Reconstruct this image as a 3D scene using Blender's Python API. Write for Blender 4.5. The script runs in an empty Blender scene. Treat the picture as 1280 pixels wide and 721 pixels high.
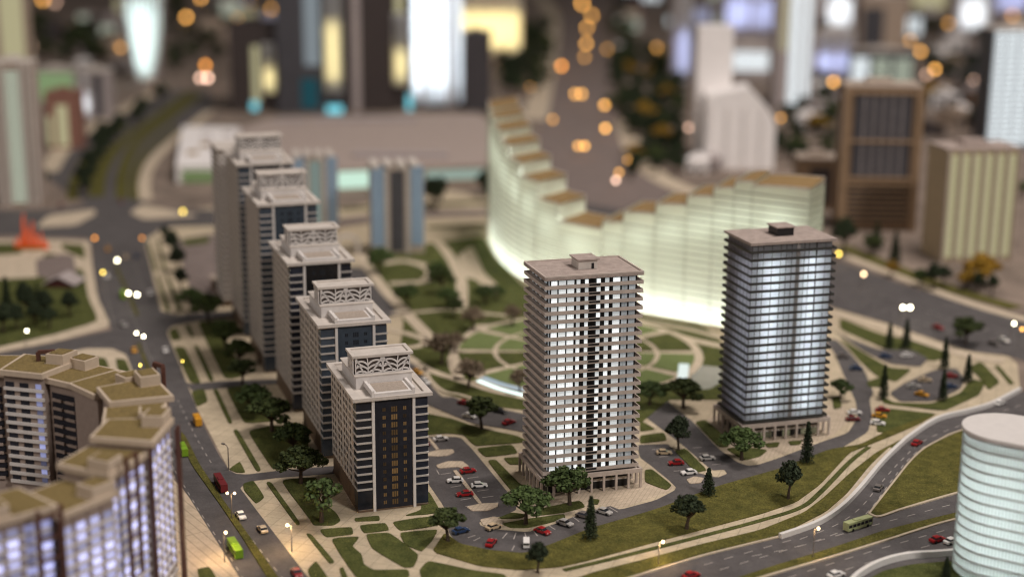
import bpy, math, random
from mathutils import Vector, Matrix, geometry
random.seed(7)
R = math.radians
S = 0.01                                   # 1 scene unit = 100 m of the modelled city
C = bpy.context.scene.collection
scene = bpy.context.scene

# ------------------------------------------------------------------ camera
F, TH, RO, CAMH = 1900.0, R(14.2), R(0.38), 220.0
fw = Vector((0, math.cos(TH), -math.sin(TH))); r0 = Vector((1, 0, 0)); u0 = r0.cross(fw)
e1 = r0 * math.cos(RO) + u0 * math.sin(RO)
e2 = -(u0 * math.cos(RO) - r0 * math.sin(RO))
cam_d = bpy.data.cameras.new('camera'); cam = bpy.data.objects.new('camera', cam_d); C.objects.link(cam)
m = Matrix.Identity(4)
for i in range(3):
    m[i][0], m[i][1], m[i][2] = e1[i], -e2[i], -fw[i]
m.translation = Vector((0, 0, CAMH * S))
cam.matrix_world = m
cam_d.sensor_width = 36; cam_d.lens = F / 1280 * 36; cam_d.clip_start = 0.05; cam_d.clip_end = 200
cam_d.dof.use_dof = True
cam_d.dof.focus_distance = (Vector((25, 548, 35)) - Vector((0, 0, CAMH))).dot(fw) * S
cam_d.dof.aperture_fstop = 0.63
scene.camera = cam

# ------------------------------------------------------------------ hall key light and added fills
w = bpy.data.worlds.new('World'); scene.world = w; w.use_nodes = True
bg = w.node_tree.nodes['Background']; bg.inputs[0].default_value = (1.0, 0.93, 0.89, 1); bg.inputs[1].default_value = 0.085
def area(name, loc, target, size, power, col):
    l = bpy.data.lights.new(name, 'AREA'); l.shape = 'DISK'; l.size = size; l.energy = power; l.color = col
    o = bpy.data.objects.new(name, l); C.objects.link(o); o.location = loc
    o.rotation_euler = (Vector(target) - Vector(loc)).to_track_quat('-Z', 'Y').to_euler()
area('key_fill_light', (7.5, -3.5, 9.5), (0, 7, 0), 2.4, 1000, (1.0, 0.935, 0.89))
area('key_fill_light', (-9, -1, 8), (-1, 7, 0), 4, 380, (1.0, 0.91, 0.85))  # soft fill added from the left to lift the towers' side faces
area('key_fill_light', (5, 8.5, 16), (2, 17, 0), 5, 2200, (1.0, 0.91, 0.85))  # fill added over the far city to brighten its building fronts
scene.view_settings.view_transform = 'Standard'; scene.view_settings.look = 'None'
scene.view_settings.exposure = 0.0; scene.view_settings.gamma = 1.0
scene.cycles.use_adaptive_sampling = False
scene.cycles.use_denoising = True; scene.cycles.pixel_filter_type = 'BLACKMAN_HARRIS'; scene.cycles.filter_width = 1.15
scene.cycles.max_bounces = 6; scene.cycles.diffuse_bounces = 3; scene.cycles.transmission_bounces = 4
scene.cycles.sample_clamp_indirect = 4.0

# ------------------------------------------------------------------ plan geometry helpers (city metres)
def G(x, y, z=0.0):
    "survey of the photograph: point on the level z seen at a picture position"
    d = fw * F + e1 * (x - 640) + e2 * (y - 360.5)
    t = (z - CAMH) / d.z
    return Vector((d.x * t, d.y * t + 0.0, z))
def g2(p): v = G(*p); return (v.x, v.y)
def pxm(X, Y): return F / (Vector((X, Y, -CAMH)).dot(fw))
def chaikin(P, it=2, closed=True):
    for _ in range(it):
        Q = []; n = len(P); rng = range(n) if closed else range(n - 1)
        if not closed: Q.append(P[0])
        for i in rng:
            a, b = P[i], P[(i + 1) % n]
            k = .10 if _ == 0 else .25; Q.append((a[0] * (1 - k) + b[0] * k, a[1] * (1 - k) + b[1] * k)); Q.append((a[0] * k + b[0] * (1 - k), a[1] * k + b[1] * (1 - k)))
        if not closed: Q.append(P[-1])
        P = Q
    return P
def spline(P, n=8):
    out = []; P = [Vector(p) for p in P]
    for i in range(len(P) - 1):
        a, b, c, d = P[max(i - 1, 0)], P[i], P[i + 1], P[min(i + 2, len(P) - 1)]
        for k in range(n):
            t = k / n
            out.append(.5 * (2 * b + (c - a) * t + (2 * a - 5 * b + 4 * c - d) * t * t + (3 * b - a - 3 * c + d) * t ** 3))
    out.append(P[-1]); return out
def resample(P, step):
    out = [P[0].copy()]; acc = 0
    for a, b in zip(P, P[1:]):
        L = (b - a).length
        if L < 1e-6: continue
        t = step - acc
        while t <= L:
            out.append(a + (b - a) * (t / L)); t += step
        acc = L - (t - step)
    return out
def area2(P): return sum(P[i][0] * P[(i + 1) % len(P)][1] - P[(i + 1) % len(P)][0] * P[i][1] for i in range(len(P))) / 2

class MB:
    def __init__(s): s.v = []; s.f = []; s.mi = []
    def add(s, vs, fs, mi=0):
        b = len(s.v); s.v += [tuple(x) for x in vs]; s.f += [tuple(i + b for i in f) for f in fs]; s.mi += [mi] * len(fs); return s
    def box(s, x0, x1, y0, y1, z0, z1, mi=0):
        return s.add([(x0, y0, z0), (x1, y0, z0), (x1, y1, z0), (x0, y1, z0), (x0, y0, z1), (x1, y0, z1), (x1, y1, z1), (x0, y1, z1)],
                     [(3, 2, 1, 0), (4, 5, 6, 7), (0, 1, 5, 4), (1, 2, 6, 5), (2, 3, 7, 6), (3, 0, 4, 7)], mi)
    def prism(s, P, z0, z1, mi=0, top=True, bottom=True):
        P = [(p[0], p[1]) for p in P]
        if area2(P) < 0: P = P[::-1]
        n = len(P)
        tri = geometry.tessellate_polygon([[Vector((p[0], p[1], 0)) for p in P]])
        vs = [(p[0], p[1], z0) for p in P] + [(p[0], p[1], z1) for p in P]; fs = []
        for t in tri:
            a, b, c = t
            if (P[b][0] - P[a][0]) * (P[c][1] - P[a][1]) - (P[b][1] - P[a][1]) * (P[c][0] - P[a][0]) < 0: b, c = c, b
            if top: fs.append((a + n, b + n, c + n))
            if bottom: fs.append((c, b, a))
        for i in range(n):
            j = (i + 1) % n; fs.append((i, j, j + n, i + n))
        return s.add(vs, fs, mi)
    def bar(s, a, b, wd, h=None, mi=0):
        a, b = Vector(a), Vector(b); d = (b - a); h = h or wd
        if d.length < 1e-6: return s
        d.normalize(); up = Vector((0, 0, 1)) if abs(d.z) < .95 else Vector((0, 1, 0))
        x = d.cross(up).normalized() * wd / 2; y = x.cross(d).normalized() * h / 2
        return s.add([a - x - y, a + x - y, a + x + y, a - x + y, b - x - y, b + x - y, b + x + y, b - x + y],
                     [(0, 1, 2, 3), (7, 6, 5, 4), (4, 5, 1, 0), (5, 6, 2, 1), (6, 7, 3, 2), (7, 4, 0, 3)], mi)
    def tube(s, pts, rads, n=7, mi=0, cap=True):
        pts = [Vector(p) for p in pts]; vs = []; fs = []
        for i, p in enumerate(pts):
            d = (pts[min(i + 1, len(pts) - 1)] - pts[max(i - 1, 0)]).normalized()
            up = Vector((0, 0, 1)) if abs(d.z) < .9 else Vector((1, 0, 0))
            x = d.cross(up).normalized(); y = x.cross(d)
            for k in range(n):
                a = 2 * math.pi * k / n; vs.append(p + (x * math.cos(a) + y * math.sin(a)) * rads[i])
        for i in range(len(pts) - 1):
            for k in range(n):
                k2 = (k + 1) % n; fs.append((i * n + k, i * n + k2, (i + 1) * n + k2, (i + 1) * n + k))
        if cap: fs.append(tuple(range(n))[::-1]); fs.append(tuple((len(pts) - 1) * n + k for k in range(n)))
        return s.add(vs, fs, mi)
    def ball(s, c, r, n=10, k=7, sz=1.0, mi=0):
        vs = [(c[0], c[1], c[2] - r * sz)]; fs = []
        for i in range(1, k):
            t = math.pi * i / k
            for j in range(n):
                a = 2 * math.pi * j / n; vs.append((c[0] + r * math.sin(t) * math.cos(a), c[1] + r * math.sin(t) * math.sin(a), c[2] - r * sz * math.cos(t)))
        vs.append((c[0], c[1], c[2] + r * sz))
        for j in range(n): fs.append((0, 1 + (j + 1) % n, 1 + j))
        for i in range(k - 2):
            for j in range(n):
                a = 1 + i * n + j; b = 1 + i * n + (j + 1) % n; fs.append((a, b, b + n, a + n))
        L = len(vs) - 1
        for j in range(n): fs.append((L, L - n + j, L - n + (j + 1) % n))
        return s.add(vs, fs, mi)
    def mesh(s, name, mats, smooth=False):
        me = bpy.data.meshes.new(name); me.from_pydata([(x * S, y * S, z * S) for x, y, z in s.v], [], s.f)
        for mt in (mats if isinstance(mats, (list, tuple)) else [mats]): me.materials.append(mt)
        if any(s.mi): me.polygons.foreach_set('material_index', s.mi)
        if smooth: me.polygons.foreach_set('use_smooth', [True] * len(me.polygons))
        me.update(); return me
def link(o, parent=None, loc=(0, 0, 0), rz=0.0, label=None, cat=None, group=None, kind=None):
    C.objects.link(o); o.location = Vector(loc) * S
    if rz: o.rotation_euler = (0, 0, rz)
    if parent is not None: o.parent = parent
    if label: o['label'] = label
    if cat: o['category'] = cat
    if group: o['group'] = group
    if kind: o['kind'] = kind
    return o
def obj(name, mb, mat, parent=None, smooth=False, **k):
    me = mb if isinstance(mb, bpy.types.Mesh) else mb.mesh(name, mat, smooth)
    return link(bpy.data.objects.new(name, me), parent, **k)
def thing(name, label, cat, loc=(0, 0, 0), rz=0.0, group=None): return link(bpy.data.objects.new(name, None), None, loc, rz, label, cat, group)
def dup(root, loc, rz=0.0, label=None, group=None, scale=1.0):
    r = root.copy(); C.objects.link(r); r.location = Vector(loc) * S; r.rotation_euler = (0, 0, rz); r.scale = (scale,) * 3 if not isinstance(scale, tuple) else scale
    if label: r['label'] = label
    if group: r['group'] = group
    for ch in kids[root.name]:
        c = ch.copy(); C.objects.link(c); c.parent = r
        for gch in kids.get(ch.name, ()):
            d = gch.copy(); C.objects.link(d); d.parent = c
    return r
kids = {}
def proto(root):
    for ch in root.children:
        kids.setdefault(root.name, []).append(ch)
        for gc in ch.children: kids.setdefault(ch.name, []).append(gc)
    return root

# ------------------------------------------------------------------ materials
def mat(name, col, rough=.7, var=.12, scale=.4, bump=0.0, metal=0.0, spec=.35, col2=None, emit=None, estr=0.0, detail=4, objvar=0.0, speck=0.0):
    m = bpy.data.materials.new(name); m.use_nodes = True; nt = m.node_tree; N = nt.nodes; L = nt.links
    b = N['Principled BSDF']; b.inputs['Roughness'].default_value = rough; b.inputs['Metallic'].default_value = metal
    b.inputs['Specular IOR Level'].default_value = spec
    geo = N.new('ShaderNodeNewGeometry'); mul = N.new('ShaderNodeVectorMath'); mul.operation = 'SCALE'; mul.inputs['Scale'].default_value = 1 / S
    L.new(geo.outputs['Position'], mul.inputs[0])
    nz = N.new('ShaderNodeTexNoise'); nz.inputs['Scale'].default_value = scale; nz.inputs['Detail'].default_value = detail; nz.inputs['Roughness'].default_value = .65 if detail < 8 else .74
    L.new(mul.outputs[0], nz.inputs['Vector'])
    ramp = N.new('ShaderNodeValToRGB')
    c = Vector(col); c2 = Vector(col2) if col2 else c * (1 + var); c1 = c * (1 - var) if not col2 else c
    ramp.color_ramp.elements[0].color = (*c1, 1); ramp.color_ramp.elements[1].color = (*[min(x, 1) for x in c2], 1)
    ramp.color_ramp.elements[0].position = .34; ramp.color_ramp.elements[1].position = .66
    L.new(nz.outputs['Fac'], ramp.inputs[0]); out = ramp.outputs[0]
    if objvar:
        oi = N.new('ShaderNodeObjectInfo'); hsv = N.new('ShaderNodeHueSaturation'); mr = N.new('ShaderNodeMapRange')
        mr.inputs[3].default_value = 1 - objvar; mr.inputs[4].default_value = 1 + objvar
        L.new(oi.outputs['Random'], mr.inputs[0]); L.new(mr.outputs[0], hsv.inputs['Value']); L.new(out, hsv.inputs['Color']); out = hsv.outputs[0]
    if speck:
        n3 = N.new('ShaderNodeTexNoise'); n3.inputs['Scale'].default_value = 1.5; n3.inputs['Detail'].default_value = 5; n3.inputs['Roughness'].default_value = .8; L.new(mul.outputs[0], n3.inputs['Vector'])
        m3 = N.new('ShaderNodeMapRange'); m3.inputs[1].default_value = .32; m3.inputs[2].default_value = .68; m3.inputs[3].default_value = 1 - speck; m3.inputs[4].default_value = 1 + speck; L.new(n3.outputs['Fac'], m3.inputs[0])
        h3 = N.new('ShaderNodeHueSaturation'); L.new(m3.outputs[0], h3.inputs['Value']); L.new(out, h3.inputs['Color']); out = h3.outputs[0]
    L.new(out, b.inputs['Base Color'])
    if emit:
        b.inputs['Emission Color'].default_value = (*emit, 1); b.inputs['Emission Strength'].default_value = estr
        if objvar:
            mr2 = N.new('ShaderNodeMapRange'); mr2.inputs[3].default_value = estr * (1 - 1.4 * objvar); mr2.inputs[4].default_value = estr * (1 + objvar)
            L.new(oi.outputs['Random'], mr2.inputs[0]); L.new(mr2.outputs[0], b.inputs['Emission Strength'])
    if bump:
        bp = N.new('ShaderNodeBump'); bp.inputs['Strength'].default_value = bump; bp.inputs['Distance'].default_value = .6 * S
        n2 = N.new('ShaderNodeTexNoise'); n2.inputs['Scale'].default_value = max(scale * 4, 1.6); n2.inputs['Detail'].default_value = 3
        L.new(mul.outputs[0], n2.inputs['Vector']); L.new(n2.outputs['Fac'], bp.inputs['Height']); L.new(bp.outputs[0], b.inputs['Normal'])
    return m
def paving(name, col, joint, bw, bh, rot=18.5, mortar=.035):
    m = mat(name, col, .85, .14, .12, detail=8, speck=.12); nt = m.node_tree; N = nt.nodes; L = nt.links; b = N['Principled BSDF']
    src = b.inputs['Base Color'].links[0].from_socket
    vm = [n for n in N if n.type == 'VECT_MATH'][0]
    mp = N.new('ShaderNodeMapping'); mp.inputs['Rotation'].default_value = (0, 0, R(rot)); L.new(vm.outputs[0], mp.inputs[0])
    br = N.new('ShaderNodeTexBrick'); br.inputs['Scale'].default_value = 1; br.inputs['Brick Width'].default_value = bw; br.inputs['Row Height'].default_value = bh
    br.inputs['Mortar Size'].default_value = mortar * bh; br.offset = 0.0
    br.inputs['Color1'].default_value = (1, 1, 1, 1); br.inputs['Color2'].default_value = (.9, .9, .9, 1); br.inputs['Mortar'].default_value = (joint, joint, joint, 1)
    L.new(mp.outputs[0], br.inputs['Vector'])
    mx = N.new('ShaderNodeMix'); mx.data_type = 'RGBA'; mx.blend_type = 'MULTIPLY'; mx.inputs[0].default_value = 1
    L.new(src, mx.inputs[6]); L.new(br.outputs['Color'], mx.inputs[7]); L.new(mx.outputs[2], b.inputs['Base Color'])
    return m
def emis(name, col, st, nosample=False):
    m = bpy.data.materials.new(name); m.use_nodes = True; N = m.node_tree.nodes; N.clear()
    e = N.new('ShaderNodeEmission'); e.inputs[0].default_value = (*col, 1); e.inputs[1].default_value = st
    o = N.new('ShaderNodeOutputMaterial'); m.node_tree.links.new(e.outputs[0], o.inputs[0])
    if nosample: m.cycles.emission_sampling = 'NONE'
    return m
def trans(name, col, tcol, mix=.6, rough=.4):
    "milky translucent acrylic lit from inside"
    m = bpy.data.materials.new(name); m.use_nodes = True; N = m.node_tree.nodes; L = m.node_tree.links; b = N['Principled BSDF']
    b.inputs['Base Color'].default_value = (*col, 1); b.inputs['Roughness'].default_value = rough
    t = N.new('ShaderNodeBsdfTranslucent'); t.inputs[0].default_value = (*tcol, 1)
    mx = N.new('ShaderNodeMixShader'); mx.inputs[0].default_value = mix
    L.new(b.outputs[0], mx.inputs[1]); L.new(t.outputs[0], mx.inputs[2]); L.new(mx.outputs[0], N['Material Output'].inputs[0])
    return m
M = {}
M['ground'] = mat('ground_card', (.20, .155, .125), .9, .35, .035, .0)
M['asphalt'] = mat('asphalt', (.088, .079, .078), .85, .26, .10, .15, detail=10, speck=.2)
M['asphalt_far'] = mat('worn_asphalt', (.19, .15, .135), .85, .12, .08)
M['pave'] = paving('pale_paving', (.51, .42, .295), .74, 6, 6)
M['slab'] = paving('slab_paving', (.53, .43, .32), .72, 1.6, 1.6, mortar=.09)
M['path'] = mat('pale_path', (.52, .43, .32), .9, .14, .2, speck=.16)
M['kerb'] = mat('kerb_stone', (.47, .39, .29), .85, .10, .8)
M['mark'] = mat('road_paint', (.38, .34, .31), .8, .15, 1.0)
M['lawn'] = mat('flock_lawn', (.048, .058, .018), .97, .3, .13, .9, spec=.1, col2=(.112, .118, .036), detail=12, speck=.55)
M['lawn2'] = mat('yellow_flock', (.060, .060, .017), .97, .3, .16, .9, spec=.1, col2=(.145, .128, .034), detail=12, speck=.6)
M['lawn_pale'] = mat('pale_green_lawn', (.150, .185, .070), .97, .12, .5, .3, spec=.1)
M['water'] = mat('pond_water', (.28, .27, .24), .12, .08, .1, spec=.5)
M['white'] = mat('white_card', (.67, .63, .60), .6, .07, .3)
M['offwhite'] = mat('offwhite_card', (.56, .505, .455), .65, .09, .25)
M['tan'] = mat('tan_card', (.41, .335, .275), .7, .10, .3)
M['slabtan'] = mat('tan_balcony_card', (.48, .405, .355), .7, .10, .3)
M['rooftan'] = mat('rough_roof_card', (.37, .30, .265), .85, .14, .3, .35, speck=.22)
M['greyroof'] = mat('grey_gravel_roof', (.36, .30, .25), .9, .2, 2.0, .4)
M['navy'] = mat('navy_panel', (.020, .021, .029), .5, .2, .5, spec=.2)
M['slate'] = mat('slate_blue_panel', (.045, .060, .080), .5, .15, .5, spec=.25)
M['dark'] = mat('black_recess', (.012, .011, .012), .35, .2, .5)
M['darkglass'] = mat('dark_blue_glass', (.018, .021, .032), .2, .3, .2, spec=.35, objvar=.3)
M['brownpanel'] = mat('brown_panel', (.13, .085, .055), .6, .2, .5)
M['olive'] = mat('olive_roof_flock', (.16, .115, .042), .95, .3, .8, .6, col2=(.23, .165, .06), speck=.4)
M['brownroof'] = mat('brown_roof_board', (.25, .16, .065), .8, .15, .5)
M['rust'] = mat('rust_brown_steel', (.10, .042, .030), .6, .2, .6)
M['black'] = mat('black_plastic', (.015, .014, .015), .4, .1, 1)
M['steel'] = mat('lamp_steel', (.20, .17, .15), .45, .1, 1, metal=.4)
M['barrier'] = mat('white_barrier', (.66, .63, .60), .6, .05, .8)
M['bark'] = mat('bark', (.055, .038, .026), .9, .25, 2, .5)
M['leaf'] = mat('dark_leaf_foam', (.028, .042, .012), .9, .3, .5, objvar=.25, col2=(.065, .085, .022))
M['leaf2'] = mat('green_leaf_foam', (.036, .058, .018), .9, .3, .5, objvar=.25, col2=(.075, .11, .03))
M['conifer'] = mat('conifer_needle', (.016, .026, .012), .9, .3, .8, objvar=.2, col2=(.035, .048, .02))
M['dry'] = mat('dry_brown_twig', (.16, .115, .075), .9, .3, .6, objvar=.15, col2=(.25, .19, .13))
M['autumn'] = mat('autumn_yellow_foam', (.25, .14, .015), .9, .3, .6, objvar=.2, col2=(.36, .21, .025))
M['win_white'] = mat('lit_curtain_window', (.7, .7, .7), .5, .08, .9, emit=(.93, 1.0, 1.0), estr=.55, objvar=.32)
M['win_grey'] = mat('dim_curtain_window', (.45, .47, .48), .4, .15, .9, emit=(.85, .95, 1.0), estr=.16, objvar=.3)
M['win_amber'] = mat('amber_window', (.12, .075, .035), .4, .2, .9, emit=(1.0, .58, .16), estr=.022, objvar=.7)
M['win_dim'] = mat('dim_brown_window', (.040, .026, .018), .3, .2, .9, objvar=.3)
M['win_lilac'] = mat('lit_lilac_window', (.5, .5, .6), .4, .1, .9, emit=(.47, .51, 1.0), estr=.80, objvar=.6)
M['win_shop'] = mat('shop_glass', (.10, .10, .06), .2, .3, .3, emit=(1.0, .95, .62), estr=.06, objvar=.4)
for nme, col in dict(red=(.30, .008, .010), white=(.78, .75, .72), silver=(.38, .36, .34), blue=(.02, .045, .11), yellow=(.62, .29, .02), black=(.02, .02, .022),
                     maroon=(.16, .016, .020), green=(.20, .36, .02), lime=(.42, .45, .23), grey=(.15, .13, .12), cream=(.55, .42, .27)).items():
    M['car_' + nme] = mat('car_paint_' + nme, col, .35, .06, 1.0, spec=.5)
M['tyre'] = mat('tyre_rubber', (.012, .012, .012), .8, .1, 2)
M['carglass'] = mat('car_glass', (.02, .022, .025), .1, .1, 1, spec=.6)

# ------------------------------------------------------------------ ground, roads, lawns
mb = MB(); mb.add([(-3500, 60, 0), (3500, 60, 0), (3500, 7000, 0), (-3500, 7000, 0)], [(0, 1, 2, 3)])
obj('ground', mb, M['ground'], kind='structure')
def flat(name, px, z0, z1, mt, it=2, label=None, parent=None, kind='structure'):
    P = chaikin([g2(p) for p in px], it); return obj(name, MB().prism(P, z0, z1, bottom=False), mt, parent, kind=None if parent else kind, label=label)
def ribbon(name, px, wd, z0, z1, mt, parent=None, sm=True, kind='structure', label=None, mb=None, plan=False):
    P = [Vector(p) for p in px] if plan else [Vector(g2(p)) for p in px]
    if sm and len(P) > 2: P = spline(P, 6)
    own = mb is None; mb = mb or MB(); n = len(P); vs = []
    for i, p in enumerate(P):
        d = (P[min(i + 1, n - 1)] - P[max(i - 1, 0)]).normalized(); q = Vector((-d.y, d.x)) * wd / 2
        for s_, z in ((1, z0), (1, z1), (-1, z1), (-1, z0)): vs.append((p.x + q.x * s_, p.y + q.y * s_, z))
    fs = []
    for i in range(n - 1):
        for k in range(3): fs.append((i * 4 + k, (i + 1) * 4 + k, (i + 1) * 4 + k + 1, i * 4 + k + 1))
    fs += [(0, 1, 2, 3), tuple((n - 1) * 4 + k for k in (3, 2, 1, 0))]
    mb.add(vs, fs)
    if own: return obj(name, mb, mt, parent, kind=None if parent else kind, label=label)
def dashes(lines, parent, name='lane_dash', dash=3.2, gap=5.0, wd=.34, z=.17):
    mb = MB()
    for px in lines:
        P = resample(spline([Vector(g2(p)) for p in px], 10), (dash + gap) / 4)
        for i in range(0, len(P) - 2, 4):
            ribbon('', [P[i], P[i] + (P[i + 1] - P[i]) * (dash / ((dash + gap) / 4))], wd, z - .03, z, None, sm=False, mb=mb, plan=True)
    o = obj(name, mb, M['mark'], parent); o['kind'] = 'stuff'; return o
def stripes(segs, parent, wd=.35, z=.17):
    for a, b in segs: ribbon('bay_line', [a, b], wd, z - .03, z, M['mark'], parent, sm=False)

# paved district (pale card) between the boulevards
pave = flat('pavement', [(230, 480), (246, 510), (286, 587), (301, 611), (318, 634), (385, 721), (440, 790), (700, 790), (800, 719), (875, 696), (975, 672), (1020, 656), (1075, 612), (1122, 560),
    (1172, 526), (1240, 507), (1275, 486), (1272, 455), (1260, 445), (1210, 439), (1175, 427), (1110, 405), (1047, 387), (960, 362), (860, 335), (740, 300), (640, 250), (540, 235), (430, 262), (330, 250), (240, 262), (205, 284), (181, 300), (192, 350), (202, 392), (209, 416), (220, 445)], 0.02, .1, M['pave'], 1)
avenue = flat('avenue_road', [(304, 730), (230, 616), (200, 560), (165, 480), (139, 410), (122, 370), (115, 320), (113, 298), (72, 297), (0, 294), (-60, 290), (-60, 262), (60, 263), (110, 255), (60, 225), (75, 190), (130, 150), (200, 118), (260, 108), (268, 132), (225, 170), (195, 198), (182, 215), (178, 235), (178, 252), (205, 262), (262, 262), (300, 268), (300, 282), (205, 284), (181, 300), (192, 350), (202, 392), (209, 416), (217, 437), (234, 480), (246, 510), (259, 541), (275, 571), (286, 587), (301, 611), (318, 634), (385, 721), (430, 790), (345, 790)], .05, .13, M['asphalt'], 1)
flat('side_street', [(286, 587), (295, 592), (308, 593), (350, 588), (420, 582), (470, 577), (470, 587), (420, 592), (350, 597), (317, 601), (303, 607), (299, 612)], .06, .14, M['asphalt'], 1)
flat('side_street', [(232, 478), (240, 480), (280, 476), (345, 474), (400, 470), (400, 476), (345, 480), (282, 485), (240, 489)], .06, .14, M['asphalt'], 1)
flat('side_street', [(198, 388), (222, 394), (247, 391), (300, 388), (300, 396), (247, 401), (214, 408), (207, 418)], .06, .14, M['asphalt'], 1)
flat('side_street', [(145, 411), (75, 427), (0, 442), (-60, 455), (-60, 474), (0, 459), (75, 446), (105, 436), (140, 435), (157, 442), (164, 462)], .06, .14, M['asphalt'], 1)
dashes([[(214, 640 - 60), (250, 640), (290, 700), (325, 760)], [(236, 565), (262, 605), (310, 668), (352, 721), (385, 760)], [(222, 500), (246, 548), (268, 585)], [(150, 345), (168, 400), (185, 440), (205, 480)], [(126, 330), (133, 370), (143, 405)], [(168, 330), (185, 375)]], avenue)
# pavements and lawns around the avenue
wp = flat('pavement', [(230, 612), (304, 730), (340, 790), (200, 790), (190, 640), (195, 580)], .02, .36, paving('striped_paving', (.55, .44, .32), .62, 40, 3.4, 55, .06), 1)
flat('lawn', [(246, 712), (262, 709), (272, 725), (250, 728)], .1, .5, M['lawn'])
park = flat('pavement', [(72, 300), (112, 302), (115, 330), (122, 372), (139, 408), (75, 426), (0, 440), (-60, 452), (-60, 300)], .02, .36, M['path'], 1)
flat('lawn', [(-60, 352), (45, 348), (70, 340), (104, 336), (110, 372), (124, 402), (70, 418), (0, 434), (-60, 445)], .1, .52, M['lawn'])
flat('lawn', [(-60, 305), (20, 305), (30, 318), (-60, 322)], .1, .52, M['lawn'])
flat('lawn', [(78, 305), (105, 307), (107, 325), (90, 318), (76, 310)], .1, .52, M['lawn'])
flat('lawn', [(55, 318), (70, 318), (68, 328), (54, 327)], .1, .52, M['lawn'])
flat('forecourt', [(45, 325), (78, 318), (92, 320), (96, 345), (60, 350), (46, 345)], .1, .56, M['asphalt_far'], 1)
flat('pavement', [(70, 446), (105, 436), (140, 436), (158, 444), (168, 470), (180, 500), (200, 545), (120, 560), (0, 500), (-60, 478), (0, 461)], .02, .36, M['path'], 1)
flat('lawn', [(70, 452), (105, 447), (132, 448), (138, 464), (60, 472)], .1, .52, M['lawn'])
flat('lawn', [(144, 449), (157, 450), (164, 466), (148, 466)], .1, .52, M['lawn'])
for k, px in enumerate([[(226, 540), (232, 546), (250, 582), (285, 634), (312, 671), (350, 725), (380, 775), (366, 775), (336, 725), (302, 671), (277, 634), (240, 582), (226, 552)],
                        [(171, 428), (175, 430), (188, 462), (184, 464)], [(142, 330), (146, 332), (174, 394), (170, 396)]]):
    flat('median_strip', px, .1, .5, M['lawn2'], 1)
for px in [[(309, 539), (340, 532), (365, 533), (385, 549), (386, 566), (375, 582), (352, 586), (341, 587)], [(282, 485), (306, 483), (330, 489), (341, 515), (341, 527), (305, 530)],
           [(246, 402), (275, 400), (285, 430), (297, 452), (303, 471), (281, 475)], [(350, 600), (395, 597), (401, 606), (398, 624), (420, 641), (426, 651), (417, 657), (392, 657), (385, 646)],
           [(291, 538), (297, 537), (327, 588), (321, 590)], [(332, 603), (339, 603), (376, 655), (371, 657)], [(382, 667), (389, 668), (419, 703), (412, 705)], [(266, 487), (272, 487), (291, 529), (286, 530)],
           [(242, 432), (247, 432), (268, 476), (262, 477)], [(231, 407), (237, 407), (242, 421), (239, 422)], [(286, 587), (300, 577), (307, 591), (296, 591)], [(304, 605), (317, 601), (331, 622), (320, 630), (305, 613)],
           [(239, 490), (255, 486), (260, 502), (246, 509)], [(217, 434), (231, 434), (252, 480), (238, 479)], [(211, 414), (220, 410), (227, 424), (215, 426)], [(384, 713), (395, 701), (412, 725), (392, 730)], [(424, 711), (429, 709), (436, 725), (429, 726)],
           [(195, 345), (198, 345), (213, 389), (208, 391)], [(207, 345), (210, 345), (228, 388), (223, 390)], [(183, 302), (186, 302), (197, 338), (193, 340)], [(196, 302), (199, 302), (208, 338), (204, 339)], [(228, 300), (262, 296), (262, 304), (230, 308)],
           [(443, 648), (474, 645), (475, 651), (444, 652)], [(399, 662), (440, 659), (442, 668), (407, 672)], [(449, 657), (482, 654), (487, 663), (455, 667)],
           [(412, 673), (450, 671), (440, 683), (452, 693), (455, 706), (467, 713), (510, 712), (512, 718), (507, 730), (450, 730)], [(457, 668), (487, 666), (524, 694), (517, 709), (505, 710), (465, 686)],
           [(490, 653), (520, 648), (552, 645), (555, 650), (551, 656), (530, 660), (500, 664)], [(499, 666), (548, 662), (540, 676), (527, 690), (506, 681)], [(524, 713), (535, 701), (595, 714), (630, 718), (640, 730), (530, 732)],
           [(527, 612), (537, 616), (551, 640), (535, 643), (505, 645), (527, 638)]]:
    flat('lawn', px, .05, .42, M['lawn'])
# bottom lawn, footpaths and verges along the expressway
flat('lawn', [(540, 690), (556, 666), (575, 680), (612, 688), (655, 692), (688, 681), (737, 661), (820, 637), (897, 608), (972, 587), (1000, 576), (1037, 562), (1075, 556), (1105, 541), (1140, 527), (1172, 517), (1150, 530), (1120, 543), (1085, 557), (1062, 566), (1025, 606), (995, 628), (950, 643), (875, 663), (800, 683), (735, 701), (700, 709), (650, 713), (600, 708)], .05, .42, M['lawn2'], 1)
ribbon('lawn', [(705, 713), (760, 700), (820, 685), (875, 671), (950, 651), (1000, 635), (1025, 616), (1062, 578), (1086, 559)], 2.0, .05, .42, M['lawn'])
flat('lawn', [(690, 735), (740, 716), (800, 701), (875, 681), (950, 663), (1005, 641), (1030, 622), (1062, 592), (1095, 566), (1122, 552), (1142, 542), (1122, 557), (1090, 586), (1055, 620), (1032, 640), (975, 669), (875, 693), (800, 716), (760, 735)], .05, .42, M['lawn2'], 1)
hw = flat('expressway_road', [(740, 740), (800, 719), (875, 696), (975, 672), (1020, 656), (1050, 637), (1075, 612), (1100, 582), (1122, 560), (1140, 545), (1172, 526), (1210, 516), (1240, 507), (1300, 480), (1480, 460), (1480, 800), (650, 800)], .06, .15, M['asphalt'], 1)
flat('lawn', [(1087, 643), (1099, 645), (1130, 635), (1195, 616), (1260, 600), (1260, 522), (1197, 541), (1175, 551), (1155, 562), (1138, 578), (1118, 603)], .1, .5, M['lawn2'], 1)
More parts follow.
